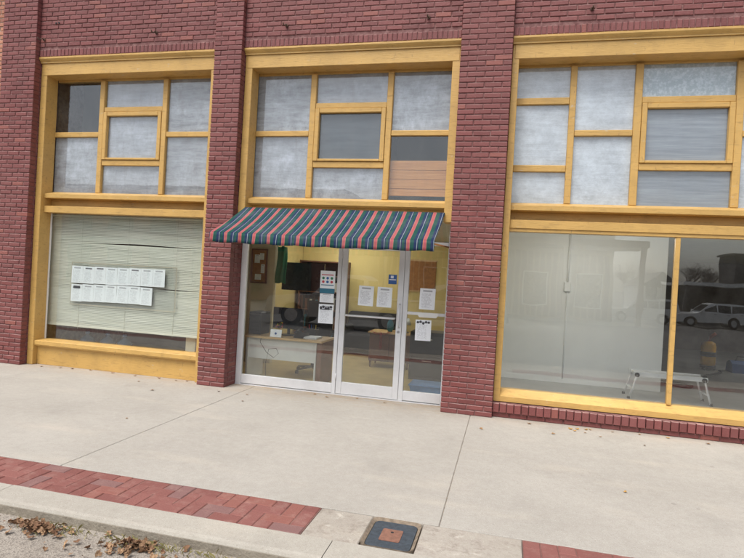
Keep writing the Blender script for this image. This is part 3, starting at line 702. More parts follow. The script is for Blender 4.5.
for A_ in ((a, a+.012, c_, d), (b_-.012, b_, c_, d), (a+.013, b_-.013, c_, c_+.012), (a+.013, b_-.013, d-.012, d)): fr.box(A_[0], A_[1], .381, .3825, A_[2], A_[3])
wp(fr, 'tape_edge', 'tape', cp); wp(MB().box(a+.005, b_-.005, .3835, .3842, c_+.005, d-.005), 'sheet', 'clear_plastic', cp)
# water bottles on the floor behind the blind
wb = thing('water_bottle', (0, 0, 0), 'blue plastic cooler water bottle standing behind the blind window', 'water bottle', 'cooler water bottles under the blind')
MB().lathe([(.12, .0), (.135, .015), (.135, .10), (.128, .115), (.135, .13), (.135, .22), (.128, .235), (.135, .25), (.132, .31), (.10, .375), (.05, .415), (.030, .43), (.029, .462)], (0, 0, 0), 20).build('body', 'water_plastic', wb)
MB().lathe([(.034, .452), (.034, .487), (.028, .49)], (0, 0, 0), 16).build('cap', 'blue_plastic', wb)
wb.location = (-6.735, .80, .007)
for x, y in ((-6.36, .82), (-6.02, .80)): c = copy_tree(wb); c.location = (x, y, .007)
st = thing('wooden_stud', (-4.38, .6, .007), 'bare wooden board standing beside the water bottles behind the glass', 'board'); wp(MB().box(-4.52, -4.34, .50, .54, .007, .75, bv=.003), 'board', 'bare_plank', st)

# ================================================================== NOTICES ON THE SHOPFRONT
YP = .352
ps = thing('health_poster', (-2.457, YP, 1.55), 'white poster with coloured round icons and a teal foot band on the shop glass', 'poster')
wp(MB().box(-2.566, -2.348, YP, YP+.001, 1.405, 1.718), 'sheet', 'paper_white', ps)
wp(MB().box(-2.546, -2.372, YP-.0012, YP-.0004, 1.655, 1.668), 'red_heading', 'red_print', ps)
for i in range(3):
    for j in range(2): wp(MB().lathe([(.019, -.0012), (.019, -.0004)], (-2.52+.062*i, YP, 1.615-.052*j), 14, 'y'), 'icon', (('green_print', 'blue_print', 'green_print'), ('red_print', 'blue_print', 'red_print'))[j][i], ps)
wp(MB().box(-2.55, -2.365, YP-.0012, YP-.0004, 1.512, 1.524), 'caption', 'teal_print', ps); wp(MB().box(-2.566, -2.348, YP-.0012, YP-.0004, 1.405, 1.47), 'teal_band', 'teal_print', ps)
sheet('notice_sheet', -2.458, YP, 1.335, .205, .125, 'paper_text', 'small white notice under the poster with coloured icons', 'notice')
ho = sheet('hours_notice', -2.459, YP, 1.113, .215, .270, 'paper_text', 'white notice with a black drawing at its top on the shop glass', 'notice')
for i in range(5): MB().lathe([(.020, -.0016), (.020, -.0008)], (-.075+.037*i, 0, .085+.012*math.sin(i*2)), 8, 'y').build('figure', 'ink_print', ho)
MB().box(-.09, .09, -.0016, -.0008, .058, .07).build('figure_base', 'ink_print', ho)
sheet('notice_sheet', -1.89, YP, 1.402, .213, .275, 'paper_dense', 'white printed sheet on the door glass, beside the door hinge', 'notice', None, -.02)
sheet('notice_sheet', -1.628, YP, 1.400, .207, .275, 'paper_dense', 'white printed sheet on the door glass, on the handle side', 'notice', None, -.015)
sheet('notice_sheet', -1.037, YP, 1.412, .210, .284, 'paper_dense', 'white printed sheet on the sidelight above the letter plate', 'notice', None, -.01)
h2 = sheet('notice_sheet', -1.068, YP-.02, .99, .213, .280, 'paper_text', 'white notice with a row of dark figures below the letter plate', 'notice', None, .01)
for i in range(5): MB().lathe([(.017, -.0016), (.017, -.0008)], (-.075+.037*i, 0, .105+.012*math.sin(i*2.3)), 8, 'y').build('figure', 'ink_print', h2)
sk = thing('door_sticker', (-1.527, YP, 1.65), 'small blue square sticker with white print on the door glass', 'sticker')
wp(MB().box(-1.585, -1.47, YP, YP+.001, 1.585, 1.715), 'sheet', 'blue_print', sk); wp(MB().box(-1.575, -1.48, YP-.001, YP-.0002, 1.64, 1.652), 'white_line', 'paper_white', sk); wp(MB().box(-1.555, -1.515, YP-.001, YP-.0002, 1.665, 1.70), 'emblem', 'paper_white', sk)

# ================================================================== OFFICE
FZ = .007
dk = thing('office_desk', (-3.2, .95, FZ), 'office desk with wood top and pale grey front panel behind the shop glass', 'desk')
wp(MB().box(-3.86, -2.58, .62, 1.28, .655, .685, bv=.004), 'desktop', 'desk_wood', dk)
wp(MB().box(-3.765, -2.70, .70, .72, .34, .654), 'front_panel', 'desk_panel', dk)
wp(MB().box(-3.79, -3.766, .66, 1.24, FZ, .654), 'side_panel', 'desk_panel', dk); wp(MB().box(-2.699, -2.675, .66, 1.24, FZ, .654), 'side_panel', 'desk_panel', dk)
wp(MB().box(-2.674, -2.60, .68, 1.24, FZ, .654), 'pedestal', 'brown_wood', dk)
pc = thing('computer_tower', (-3.74, .93, .685), 'black computer tower standing on the desk', 'computer')
wp(MB().box(-3.84, -3.64, .80, 1.15, .685, 1.03, bv=.008), 'case', 'black_plastic', pc)
wp(MB().box(-3.83, -3.65, .795, .799, .99, 1.0), 'drive_slot', 'steel', pc)
for z in (.74, .80, .86): wp(MB().box(-3.82, -3.66, .796, .799, z, z+.02), 'vent', 'rubber', pc)
mo = thing('computer_monitor', (-3.27, 1.0, .685), 'black computer monitor on the desk beside the flowers', 'monitor')
wp(MB().box(-3.52, -3.02, .98, 1.02, .79, 1.115, bv=.006), 'screen_housing', 'screen', mo); wp(MB().tube([(-3.27, 1.03, .70), (-3.27, 1.03, .9)], .025, 8), 'neck', 'black_plastic', mo); wp(MB().lathe([(.12, 0), (.11, .015)], (-3.27, 1.03, .686), 16), 'foot', 'black_plastic', mo)
cd = thing('card_holder', (-3.31, .70, .685), 'small white card standing at the desk edge', 'card'); wp(MB().prism([(.665, .686), (.668, .686), (.69, .80), (.687, .80)], -3.42, -3.24, 'x'), 'card', 'paper_white', cd); wp(MB().box(-3.40, -3.26, .675, .73, .6855, .689), 'base', 'clear_plastic', cd); wp(MB().lathe([(.018, 0), (.018, .001)], (-3.33, .667, .74), 10, 'y'), 'emblem', 'blue_print', cd)
fl = thing('flower_pot', (-3.33, .79, .685), 'small pot of yellow and red flowers on the desk', 'flowers')
wp(MB().lathe([(.035, 0), (.05, .09), (.045, .09)], (-3.33, .79, .6855), 12), 'pot', 'blue_plastic', fl)
lf = MB(); pt1 = MB(); pt2 = MB()
for i in range(26):
    a = random.uniform(0, 6.28); r_ = random.uniform(.01, .075); z = .80+random.uniform(0, .10); c_ = Vector((-3.33+r_*math.cos(a), .79+r_*math.sin(a), z)); t = random.uniform(.012, .02)
    for q in range(3):
        d1 = Vector((random.uniform(-1, 1), random.uniform(-1, 1), random.uniform(-1, 1))).normalized()*t; d2 = d1.cross(Vector((.3, .5, .8))).normalized()*t
        (lf, pt1, pt2)[i % 3].add([c_-d1, c_+d2, c_+d1, c_-d2], [(0, 1, 2, 3)])
wp(lf, 'leaves', 'leaf_green', fl); wp(pt1, 'yellow_petals', 'petal_yellow', fl); wp(pt2, 'red_petals', 'petal_red', fl)
ph = thing('desk_phone', (-2.98, .85, .685), 'black desk telephone beside the monitor', 'telephone'); wp(MB().prism([(.76, .686), (.95, .686), (.95, .76), (.76, .715)], -3.08, -2.9, 'x'), 'body', 'black_plastic', ph); wp(MB().tube([(-3.06, .78, .76), (-3.05, .85, .785), (-3.06, .93, .79)], .022, 8), 'handset', 'black_plastic', ph)
cb = thing('power_cable', (-3.43, .68, .3), 'thin dark cable hanging in front of the desk panel', 'cable'); wp(MB().tube([(-3.55, .66, .69), (-3.55, .62, .60), (-3.45, .64, .45), (-3.33, .64, .38), (-3.26, .65, .45), (-3.30, .65, .52), (-3.42, .65, .50), (-3.46, .66, .30), (-3.47, .70, .05)], .004, 6), 'cord', 'rubber', cb)
oc = thing('office_chair', (-3.1, 1.75, FZ), 'black swivel office chair behind the desk', 'chair')
wp(MB().box(-3.35, -2.85, 1.5, 1.98, .45, .53, bv=.03), 'seat', 'dark_fabric', oc); wp(MB().box(-3.33, -2.87, 1.98, 2.05, .60, 1.20, bv=.03), 'backrest', 'dark_fabric', oc); wp(MB().tube([(-3.1, 1.75, .1), (-3.1, 1.75, .45)], .03, 10), 'column', 'black_plastic', oc); wp(MB().box(-3.12, -3.08, 1.9, 2.0, .47, .75), 'back_bracket', 'black_plastic', oc)
for k in range(5):
    a = k*1.2566+.3; wp(MB().tube([(-3.1, 1.75, .11), (-3.1+.3*math.cos(a), 1.75+.3*math.sin(a), .075)], [.025, .016], 8), 'foot_spoke', 'black_plastic', oc); wp(MB().lathe([(.03, -.02), (.03, .02)], (-3.1+.3*math.cos(a), 1.75+.3*math.sin(a), FZ+.031), 10, 'x'), 'caster', 'rubber', oc)
bb = thing('bulletin_board', (-4.33, 2.2, 1.75), 'brown framed bulletin board with pinned papers on the office wall', 'bulletin board')
wp(MB().box(-4.50, -4.24, 2.19, 2.207, 1.46, 2.03), 'cork_panel', 'cork', bb)
for A_ in ((-4.525, -4.50, 1.435, 2.055), (-4.24, -4.215, 1.435, 2.055), (-4.499, -4.241, 1.435, 1.459), (-4.499, -4.241, 2.031, 2.055)): wp(MB().box(A_[0], A_[1], 2.18, 2.207, A_[2], A_[3]), 'frame_bar', 'brown_wood', bb)
for x, z, w_, h in ((-4.46, 1.80, .1, .15), (-4.36, 1.86, .08, .12), (-4.44, 1.50, .12, .1), (-4.33, 1.62, .07, .16)): wp(MB().box(x, x+w_, 2.186, 2.1885, z, z+h), 'pinned_paper', 'paper_text', bb)
tv = thing('wall_screen', (-3.6, 2.75, 1.6), 'large dark wall screen on a bracket behind the desk', 'screen')
wp(MB().box(-4.13, -3.30, 2.70, 2.76, 1.33, 1.85, bv=.006), 'panel', 'screen', tv); wp(MB().box(-3.75, -3.65, 2.77, 4.99, 1.55, 1.62), 'bracket', 'black_plastic', tv)
hu = thing('backdrop_bookcase', (-4.0, 4.7, FZ), 'tall dark bookcase added to darken the view behind the truck reflection', 'backdrop_bookcase')  # shelving added as dark ground behind the reflected truck
hx0, hx1 = -4.5, -3.45
wp(MB().box(hx0, hx1, 4.95, 4.99, FZ, 1.95), 'back_panel', 'dark_fabric', hu)
for x in (hx0, hx1-.03): wp(MB().box(x, x+.03, 4.55, 4.949, FZ, 1.95), 'side_panel', 'brown_wood', hu)
for z in (.05, .45, .85, 1.25, 1.6, 1.92): wp(MB().box(hx0+.031, hx1-.031, 4.56, 4.949, z, z+.025), 'shelf', 'brown_wood', hu)
for sh in (.075, .475, .875, 1.275):
    x = hx0+.05
    while x < hx1-.12: 
        bw = random.uniform(.03, .07); wp(MB().box(x, x+bw, 4.62, 4.85, sh+.001, sh+random.uniform(.2, .3)), 'book', random.choice(['dark_fabric', 'brown_wood', 'teal_print', 'desk_panel', 'black_plastic']), hu); x += bw+.003
ca = thing('wood_cabinet', (-2.1, 3.2, FZ), 'low reddish brown wooden cabinet on short legs in the office', 'cabinet')
wp(MB().box(-2.42, -1.66, 2.9, 3.4, .12, .63, bv=.004), 'body', 'brown_wood', ca); wp(MB().box(-2.45, -1.63, 2.87, 3.43, .631, .66, bv=.004), 'top', 'desk_wood', ca)
for x in (-2.40, -2.03): wp(MB().box(x, x+.35, 2.885, 2.899, .15, .60, bv=.002), 'door', 'brown_wood', ca)
for x in (-2.40, -1.70):
    for y in (2.92, 3.36): wp(MB().tube([(x+.01, y, FZ), (x+.01, y, .12)], [.014, .022], 8), 'leg', 'brown_wood', ca)
ga = thing('tinsel_garland', (-2.2, 2.87, .6), 'red tinsel garland draped over the wooden cabinet', 'garland'); tm = MB()
for i in range(260):
    t = random.random(); 
    c_ = Vector((-2.38+.34*t, 2.86, .675-.05*math.sin(math.pi*t))) if i < 150 else Vector((-2.20, 2.865, .66-.3*t)); d1 = Vector((random.uniform(-1, 1), random.uniform(-1, .2), random.uniform(-1, 1))).normalized()*.03; tm.add([c_, c_+d1, c_+d1*.9+Vector((.004, 0, .005))], [(0, 1, 2)])
wp(tm, 'tinsel', 'tinsel_red', ga)
so = thing('office_sofa', (-2.9, 4.2, FZ), 'dark upholstered sofa along the office back wall', 'sofa')
wp(MB().box(-3.38, -2.25, 4.15, 4.9, .12, .45, bv=.04), 'seat', 'dark_fabric', so); wp(MB().box(-3.38, -2.25, 4.72, 4.97, .45, .88, bv=.05), 'backrest', 'dark_fabric', so)
for x in (-3.40, -2.40): wp(MB().box(x, x+.17, 4.12, 4.92, .1, .62, bv=.04), 'armrest', 'dark_fabric', so)
for x in (-3.3, -2.35):
    for y in (4.22, 4.85): wp(MB().tube([(x, y, FZ), (x, y, .13)], .02, 8), 'leg', 'brown_wood', so)
ck = thing('cork_board', (-1.8, 4.98, 1.75), 'large brown cork board on the yellow office wall', 'notice board')
wp(MB().box(-2.15, -1.52, 4.975, 4.998, 1.42, 2.06), 'panel', 'cork', ck); wp(MB().box(-2.18, -1.49, 4.97, 4.985, 2.061, 2.09), 'frame_bar', 'desk_wood', ck); wp(MB().box(-2.18, -1.49, 4.97, 4.985, 1.39, 1.419), 'frame_bar', 'desk_wood', ck)
bi = thing('storage_bin', (-1.03, .9, FZ), 'blue plastic storage bin with lid on the floor behind the sidelight', 'storage bin')
V = [(-1.24, .72, FZ), (-.84, .72, FZ), (-.84, 1.05, FZ), (-1.24, 1.05, FZ), (-1.27, .69, .16), (-.81, .69, .16), (-.81, 1.08, .16), (-1.27, 1.08, .16)]
wp(MB().add(V, [(3, 2, 1, 0), (4, 5, 6, 7), (0, 1, 5, 4), (1, 2, 6, 5), (2, 3, 7, 6), (3, 0, 4, 7)]), 'tub', 'blue_plastic', bi); wp(MB().box(-1.285, -.795, .675, 1.095, .161, .185, bv=.006), 'lid', 'blue_plastic', bi)
fc = thing('filing_cabinet', (-1.22, 2.3, FZ), 'low black filing cabinet behind the sidelight notices', 'filing cabinet')
wp(MB().box(-1.52, -.93, 2.05, 2.55, FZ, .80, bv=.005), 'body', 'black_plastic', fc)
for z in (.06, .42): dw = wp(MB().box(-1.49, -.96, 2.035, 2.049, z, z+.33, bv=.003), 'drawer', 'dark_fabric', fc); MB().box(-1.30, -1.15, 2.02, 2.034, z+.26, z+.275).build('handle', 'steel', dw)
tl = thing('table_lamp', (-1.78, 3.1, .66), 'small table lamp with a pale shade on the wooden cabinet', 'lamp'); wp(MB().lathe([(.06, 0), (.055, .015), (.015, .03), (.012, .16)], (-1.78, 3.1, .661), 14), 'base', 'steel', tl); wp(MB().lathe([(.09, .15), (.05, .27)], (-1.78, 3.1, .661), 16), 'lamp_shade', 'paper_white', tl)
vs = thing('teal_vase', (-2.08, 3.1, .66), 'teal vase on the wooden cabinet beside the lamp', 'vase'); wp(MB().lathe([(.04, 0), (.065, .07), (.06, .16), (.03, .22), (.04, .25)], (-2.08, 3.1, .661), 16), 'body', 'teal_print', vs)
hc = thing('hanging_coat', (-3.98, 2.5, 1.9), 'dark green coat hanging on the edge of the office wall', 'coat'); V = []; F = []
for i in range(9):
    for j in range(7): V.append((-4.06+.022*i+.01*math.sin(j), 2.29-.02-.025*math.sin(i*1.4+j*.3), 2.12-.11*j-.01*math.sin(i)))
for i in range(8):
    for j in range(6): F.append((i*7+j, (i+1)*7+j, (i+1)*7+j+1, i*7+j+1))
o = wp(MB().add(V, F, True), 'cloth', 'green_print', hc); md = o.modifiers.new('thickness', 'SOLIDIFY'); md.thickness = .012
wp(MB().tube([(-3.98, 2.335, 2.13), (-3.98, 2.27, 2.13), (-3.98, 2.26, 2.15)], .006, 6), 'peg', 'steel', hc)
pp = thing('paper_stack', (-2.82, .85, .685), 'stack of loose papers on the desk corner', 'papers')
for i in range(5): o = wp(MB().box(-2.93+.006*i, -2.72+.004*i, .76-.004*i, 1.04-.003*i, .6855+.006*i, .691+.006*i), 'sheet', 'paper_white', pp)
og = thing('desk_organizer', (-3.12, 1.12, .685), 'black desk organizer with pens behind the telephone', 'organizer'); wp(MB().box(-3.0, -2.84, 1.08, 1.2, .6855, .80, bv=.004), 'tray', 'black_plastic', og)
for i in range(4): wp(MB().tube([(-2.97+.035*i, 1.14, .79), (-2.975+.038*i, 1.13, .87)], .005, 6), 'pen', ('red_print', 'blue_print', 'ink_print', 'petal_yellow')[i], og)
cl = thing('ceiling_light', (-2.2, 2.6, 2.5), 'lit fluorescent ceiling light in the office', 'ceiling light')
wp(MB().box(-2.8, -1.6, 2.48, 2.72, 2.455, 2.499, bv=.004), 'housing', 'white_paint', cl)
for y in (2.55, 2.65): wp(MB().tube([(-2.75, y, 2.435), (-1.65, y, 2.435)], .017, 8), 'tube', 'tube_light', cl)
c2 = copy_tree(cl); c2.location = (-3.4, 4.0, 2.5); c2['label'] = 'lit fluorescent ceiling light above the dark bookcase'; cl['label'] = 'lit fluorescent ceiling light above the wooden cabinet'

# ================================================================== EMPTY SHOP (right window)
SZ = .03
pf = thing('work_platform', (2.5, 2.4, SZ), 'folding aluminium work platform standing on the shop floor behind the glass', 'work platform')
wp(MB().box(1.98, 2.95, 2.16, 2.48, .395, .43, bv=.004), 'deck', 'ladder_metal', pf)
for y in (2.15, 2.49): wp(MB().box(1.95, 2.98, y-.012, y+.012, .375, .442, bv=.003), 'deck_rail', 'ladder_metal', pf)
for x, sg in ((2.0, -1), (2.93, 1)):
    lg = []
    for y in (2.13, 2.51): wp(MB().tube([(x, y, .40), (x+sg*.10, y, SZ)], .016, 6), 'leg', 'ladder_metal', pf); wp(MB().lathe([(.024, 0), (.024, .035)], (x+sg*.105, y, SZ), 8), 'rubber_foot', 'rubber', pf)
    wp(MB().tube([(x+sg*.06, 2.13, .18), (x+sg*.06, 2.51, .18)], .014, 6), 'rung', 'ladder_metal', pf); wp(MB().lathe([(.035, -.015), (.035, .015)], (x, 2.13, .40), 10, 'y'), 'hinge', 'black_plastic', pf)
va = thing('yellow_sprayer', (4.40, 6.6, SZ), 'yellow upright canister machine with black band on the shop floor', 'machine')
wp(MB().lathe([(.13, .10), (.145, .13), (.145, .52), (.12, .60), (.06, .63)], (4.38, 6.6, SZ), 20), 'tank', 'yellow_tank', va); wp(MB().lathe([(.147, .30), (.147, .40)], (4.38, 6.6, SZ), 20), 'band', 'black_plastic', va)
wp(MB().tube([(4.38, 6.6, .65), (4.40, 6.58, .76), (4.50, 6.58, .84)], .035, 8), 'handle', 'red_plastic', va); wp(MB().lathe([(.16, .04), (.16, .10)], (4.38, 6.6, SZ), 16), 'base', 'black_plastic', va)
for a in (0, 2.1, 4.2): wp(MB().lathe([(.04, -.015), (.04, .015)], (4.38+.13*math.cos(a), 6.6+.13*math.sin(a), SZ+.041), 10, 'x'), 'wheel', 'rubber', va)
ho_ = thing('floor_hose', (3.6, 4.6, SZ), 'black hose lying in loops on the grey shop floor', 'hose')
pts = []
for i in range(60): t = i/59; pts.append((2.75+1.5*t+.35*math.sin(t*15), 3.6+2.2*t+.5*math.cos(t*13), SZ+.018+.0004*i))
wp(MB().tube(pts, .017, 6), 'hose', 'rubber', ho_)
tb = thing('tool_bag', (5.05, 6.6, SZ), 'dark blue tool bag on the shop floor beside the hose', 'bag'); wp(MB().prism([(6.4, SZ), (6.8, SZ), (6.76, .22), (6.65, .28), (6.55, .28), (6.44, .22)], 4.8, 5.3, 'x'), 'body', 'blue_print', tb); wp(MB().tube([(4.92, 6.6, .27), (4.95, 6.6, .37), (5.15, 6.6, .37), (5.18, 6.6, .27)], .014, 6), 'handle', 'rubber', tb)

s1 = copy_tree(cl); s1.location = (1.2, 1.55, 2.62); s1['label'] = 'lit fluorescent ceiling light in the empty shop before the white partition'
fill_lamp = copy_tree(cl); fill_lamp.location = (6.3, 6.6, 2.62); fill_lamp['label'] = 'added ceiling light out of view, brightening the back of the empty shop'  # lamp added out of view to brighten the yellow machine
# ================================================================== LEAVES AND WEEDS
def leaf_geo(size, lobes=3):
    V = [(0, 0, 0)]; F = []; n = 10; curl = random.uniform(.2, .7)
    for k in range(n):
        a = 2*math.pi*k/n; r_ = size*(.55+.45*abs(math.cos(a*1.5)))*(1 if k % 2 else .72); x, y = r_*math.cos(a), r_*.75*math.sin(a)
        V.append((x, y, curl*(x*x+y*y)/size*.6+random.uniform(0, .12)*size))
    F = [(0, 1+k, 1+(k+1) % n) for k in range(n)]; return V, F
leaf_meshes = [MB().add(*leaf_geo(.034)).mesh('leaf', mt) for mt in ('brown_leaf', 'brown_leaf', 'dry_leaf', 'yellow_leaf')]
spots = [(.82, -.13, 3), (.90, -.10, 3), (1.05, -.06, 3), (.97, -.24, 0), (1.0, -.08, 3), (1.3, -.05, 2), (1.12, -.34, 2), (.86, -.2, 3), (1.6, -.02, 2), (1.9, -.04, 3), (.35, -.1, 2), (.6, -.45, 2), (2.3, -.1, 2), (1.55, -.5, 0),
         (-6.9, .05, 0), (-6.6, .1, 2), (-6.1, .15, 2), (-5.7, .14, 0), (-5.3, .12, 2), (-4.9, .13, 2), (-4.6, .1, 0), (-4.45, .15, 2), (-6.4, .12, 3),
         (-3.72, -.25, 0), (-3.3, -.25, 0), (-3.18, -.62, 0), (-4.5, -.6, 0), (-5.0, -.2, 0), (-2.5, .2, 0), (-2.3, .12, 2), (-1.9, .22, 0), (-1.5, .15, 3), (-3.9, -1.9, 0),
         (1.05, -2.1, 3), (-.2, -.6, 2), (-3.95, -3.45, 0)]
for x, y, q in spots:
    o = bpy.data.objects.new('fallen_leaf', leaf_meshes[q]); COL.objects.link(o); o.location = (x, y, .003); o.rotation_euler = (random.uniform(-.15, .15), random.uniform(-.15, .15), random.uniform(0, 6.28)); s_ = random.uniform(.65, 1.15); o.scale = (s_, s_, s_)
    wall = ('under the blind window' if x < -4 else 'in front of the glass door' if x < -.75 else 'under the right shop window') if y > -.4 else ('on the brick paving' if y < -3.3 else 'on the open pavement beyond the right window' if x > -.36 else 'on the open pavement before the door and blind window')
    tag(o, '%s dry fallen leaf %s' % (('dark brown', 'dark brown', 'tan', 'yellowish')[q], wall), 'leaf', 'fallen leaves on the pavement')
def litter(nm, cx_, cy_, rx, ry, n, label, rise=.05):
    mm = MB()
    for i in range(n):
        a = random.uniform(0, 6.28); q = min(1.0, abs(random.gauss(0, .5))); x = cx_+rx*1.15*q*math.cos(a)+random.gauss(0, .03); y = max(-4.32, min(-4.03, cy_+ry*1.2*q*math.sin(a)+random.gauss(0, .012)))
        V, F = leaf_geo(random.choice([.010, .016, .022, .030, .036])); e1, e2, e3 = random.gauss(0, .5), random.gauss(0, .5), random.uniform(0, 6.28); M_ = Matrix.Rotation(e3, 3, 'Z') @ Matrix.Rotation(e2, 3, 'Y') @ Matrix.Rotation(e1, 3, 'X'); z = ground_z(y)+.012+rise*random.random()*(1-q)
        mm.add([Vector((x, y, z))+M_ @ Vector(v) for v in V], F)
    o = mm.build(nm, 'brown_leaf'); return tag(o, label, 'leaves', None, 'stuff')
litter('leaf_litter', -2.87, -4.13, .24, .085, 170, 'larger heap of brown dead leaves against the kerb in the gutter'); litter('leaf_litter', -2.14, -4.12, .17, .075, 110, 'smaller heap of dead leaves with weeds in the gutter')
litter('leaf_litter', -2.2, -4.2, 1.1, .16, 70, 'thin scatter of dead leaf bits along the gutter', .01); litter('leaf_litter', -3.3, -4.13, .2, .06, 40, 'loose leaves trailing from the heap in the gutter', .02)
wd_ = MB()
for i in range(260):
    x = random.choice([random.gauss(-2.0, .2), random.gauss(-2.75, .15), random.uniform(-2.4, -1.5)]); y = -4.04-abs(random.gauss(0, .05)); z = ground_z(y)
    a = random.uniform(0, 6.28); h = random.uniform(.012, .045); d1 = Vector((math.cos(a), math.sin(a), 0)); wv = Vector((-math.sin(a), math.cos(a), 0))*.002; p0 = Vector((x, y, z)); wd_.add([p0-wv, p0+wv, p0+d1*h*.5+Vector((0, 0, h*.8)), p0+d1*h*1.1+Vector((0, 0, h))], [(0, 1, 2), (2, 1, 3)])
tag(wd_.build('gutter_weeds', 'weed'), 'short yellow green weeds growing along the kerb foot', 'weeds', None, 'stuff')

# ================================================================== ACROSS THE STREET (seen in the glass)
def vehicle(nm, loc, rz, paint, kind, label, group='vehicles across the street'):
    t = tag(empty(nm, loc, rz), label, 'car' if kind != 'truck' else 'pickup truck', group)
    L, Wd = (5.6, 1.95) if kind == 'truck' else (4.9, 1.9); hw = Wd/2; wr = .39; fx, rx = -L/2+.95, L/2-1.15   # front looks -x
    def arch(cx_): return [(cx_+.48*math.cos(a), .36+.48*math.sin(a)) for a in [math.pi*(1-k/8) for k in range(9)] if .36+.48*math.sin(a) > .30]
    belt = 1.08
    bot = [(-L/2, .42)]+[(-L/2+.05, .34)]+arch(fx)+arch(rx)+[(L/2-.05, .40), (L/2, .5)]
    if kind == 'truck': top = [(L/2, 1.05), (.75, 1.07), (.72, 1.10), (-1.15, 1.10), (-1.3, 1.10), (-L/2+.15, 1.0), (-L/2, .85)]
    else: top = [(L/2, .95), (L/2-.06, belt), (-1.0, 1.06), (-1.2, 1.04), (-L/2+.2, .90), (-L/2, .75)]
    MB().prism(bot+top, -hw, hw, 'y').build('body', paint, t)
    if kind == 'truck': cab = [(-1.2, 1.09), (-.42, 1.80), (-.1, 1.86), (.55, 1.86), (.80, 1.75), (1.0, 1.07)]
    else: cab = [(-1.05, 1.05), (-.35, 1.68), (.0, 1.78), (2.0, 1.77), (2.2, 1.70), (2.40, 1.06)]
    n = len(cab); ins = .17; zt = max(z for _, z in cab)
    def yo(z): return hw-.02-ins*(z-1.05)/(zt-1.05)
    V = [(x, -yo(z), z) for x, z in cab]+[(x, yo(z), z) for x, z in cab]
    MB().add(V, [tuple(range(n)), tuple(range(n, 2*n))[::-1]]+[(i, (i+1) % n, n+(i+1) % n, n+i) for i in range(n)]).build('cabin', paint, t)
    segs = ([(-.85, -.02), (.04, .72)] if kind == 'truck' else [(-.70, .18), (.25, 1.05), (1.12, 2.0)])
    def zroof(x):
        for (xa, za), (xb, zb) in zip(cab[:-1], cab[1:]):
            if xa <= x <= xb: return za+(zb-za)*(x-xa)/(xb-xa)
        return 1.1
    for a, b_ in segs:
        for sg in (-1, 1):
            P = [(a, 1.13), (b_, 1.13), (b_-.03, min(zt-.12, zroof(b_)-.09)), (max(a, a+.0), min(zt-.12, max(1.16, zroof(a)-.09)))]
            Q = [(x, sg*(yo(z)+.004), z) for x, z in P]; Q2 = [(x, sg*(yo(z)-.01), z) for x, z in P]
            MB().add(Q+Q2, [(0, 1, 2, 3), (7, 6, 5, 4), (0, 1, 5, 4), (1, 2, 6, 5), (2, 3, 7, 6), (3, 0, 4, 7)]).build('side_window', 'car_glass', t)
    for (p0, p1) in ((cab[0], cab[1]), (cab[-2], cab[-1])):
        d = Vector((p1[0]-p0[0], 0, p1[1]-p0[1])); nrm = Vector((-d.z, 0, d.x)).normalized(); A_ = Vector((p0[0], 0, p0[1]))+d*.08; B_ = Vector((p0[0], 0, p0[1]))+d*.92
        Q = []
        for pnt in (A_, B_):
            for sg in (-1, 1): Q.append(pnt+nrm*.006+Vector((0, sg*(yo(pnt.z)-.09), 0)))
        Q2 = [v-nrm*.02 for v in Q]
        MB().add(Q+Q2, [(0, 1, 3, 2), (6, 7, 5, 4), (0, 1, 5, 4), (1, 3, 7, 5), (3, 2, 6, 7), (2, 0, 4, 6)]).build('windscreen' if p0 is cab[0] else 'rear_window', 'car_glass', t)
    for cx_ in (fx, rx):
        for sg in (-1, 1):
            wl = MB().lathe([(.24, -.11), (wr-.02, -.11), (wr, -.08), (wr, .08), (wr-.02, .11), (.24, .11)], (cx_, sg*(hw-.12), wr), 24, 'y').build('wheel', 'tyre', t)
            MB().lathe([(.235, -.115), (.20, -.09), (.05, -.118), (.05, .118), (.20, .09), (.235, .115)], (cx_, sg*(hw-.12), wr), 16, 'y').build('rim', 'rim_metal', wl)
    for sg in (-1, 1):
        y0, y1 = sorted((sg*(hw-.42), sg*(hw-.06)))
        MB().box(-L/2-.02, -L/2+.08, y0, y1, .68, .84, bv=.01).build('headlight', 'lamp_lens', t); y0, y1 = sorted((sg*(hw-.18), sg*(hw-.04))); MB().box(L/2-.06, L/2+.012, y0, y1, .72, .94, bv=.01).build('tail_light', 'tail_lens', t)
        y0, y1 = sorted((sg*(hw+.0), sg*(hw+.18))); MB().box(-.95, -.8, y0, y1, 1.08, 1.22, bv=.02).build('door_mirror', paint, t)
        for x in [s_[1]+.02 for s_ in segs]: y0, y1 = sorted((sg*(hw), sg*(hw+.02))); MB().box(x-.28, x-.12, y0, y1, .95, .98).build('door_handle', 'black_trim', t)
    MB().box(-L/2-.06, -L/2+.1, -hw+.04, hw-.04, .40, .58, bv=.03).build('bumper', 'black_trim' if kind != 'truck' else 'steel', t); MB().box(L/2-.1, L/2+.07, -hw+.04, hw-.04, .44, .60, bv=.03).build('bumper', 'black_trim' if kind != 'truck' else 'steel', t)
    MB().box(-L/2-.015, -L/2+.05, -.5, .5, .64, .82, bv=.01).build('grille', 'black_trim', t)
    if kind == 'truck': MB().box(1.08, L/2-.1, -hw+.1, hw-.1, 1.02, 1.08).build('bed_liner', 'black_trim', t)
    return t
vehicle('parked_truck', (-5.5, -11.6, ground_z(-11.6)), 0, 'silver_car_paint', 'truck', 'silver pickup truck reflected in the office glass beside the door')
vehicle('parked_car', (-2.4, -15.0, ground_z(-15)), 0, 'silver_car_paint', 'suv', 'silver estate car reflected in the glass door')
vehicle('parked_car', (14.3, -37.5, ground_z(-37.5)), 0, 'white_car_paint', 'suv', 'white sport utility vehicle reflected in the right shop window')
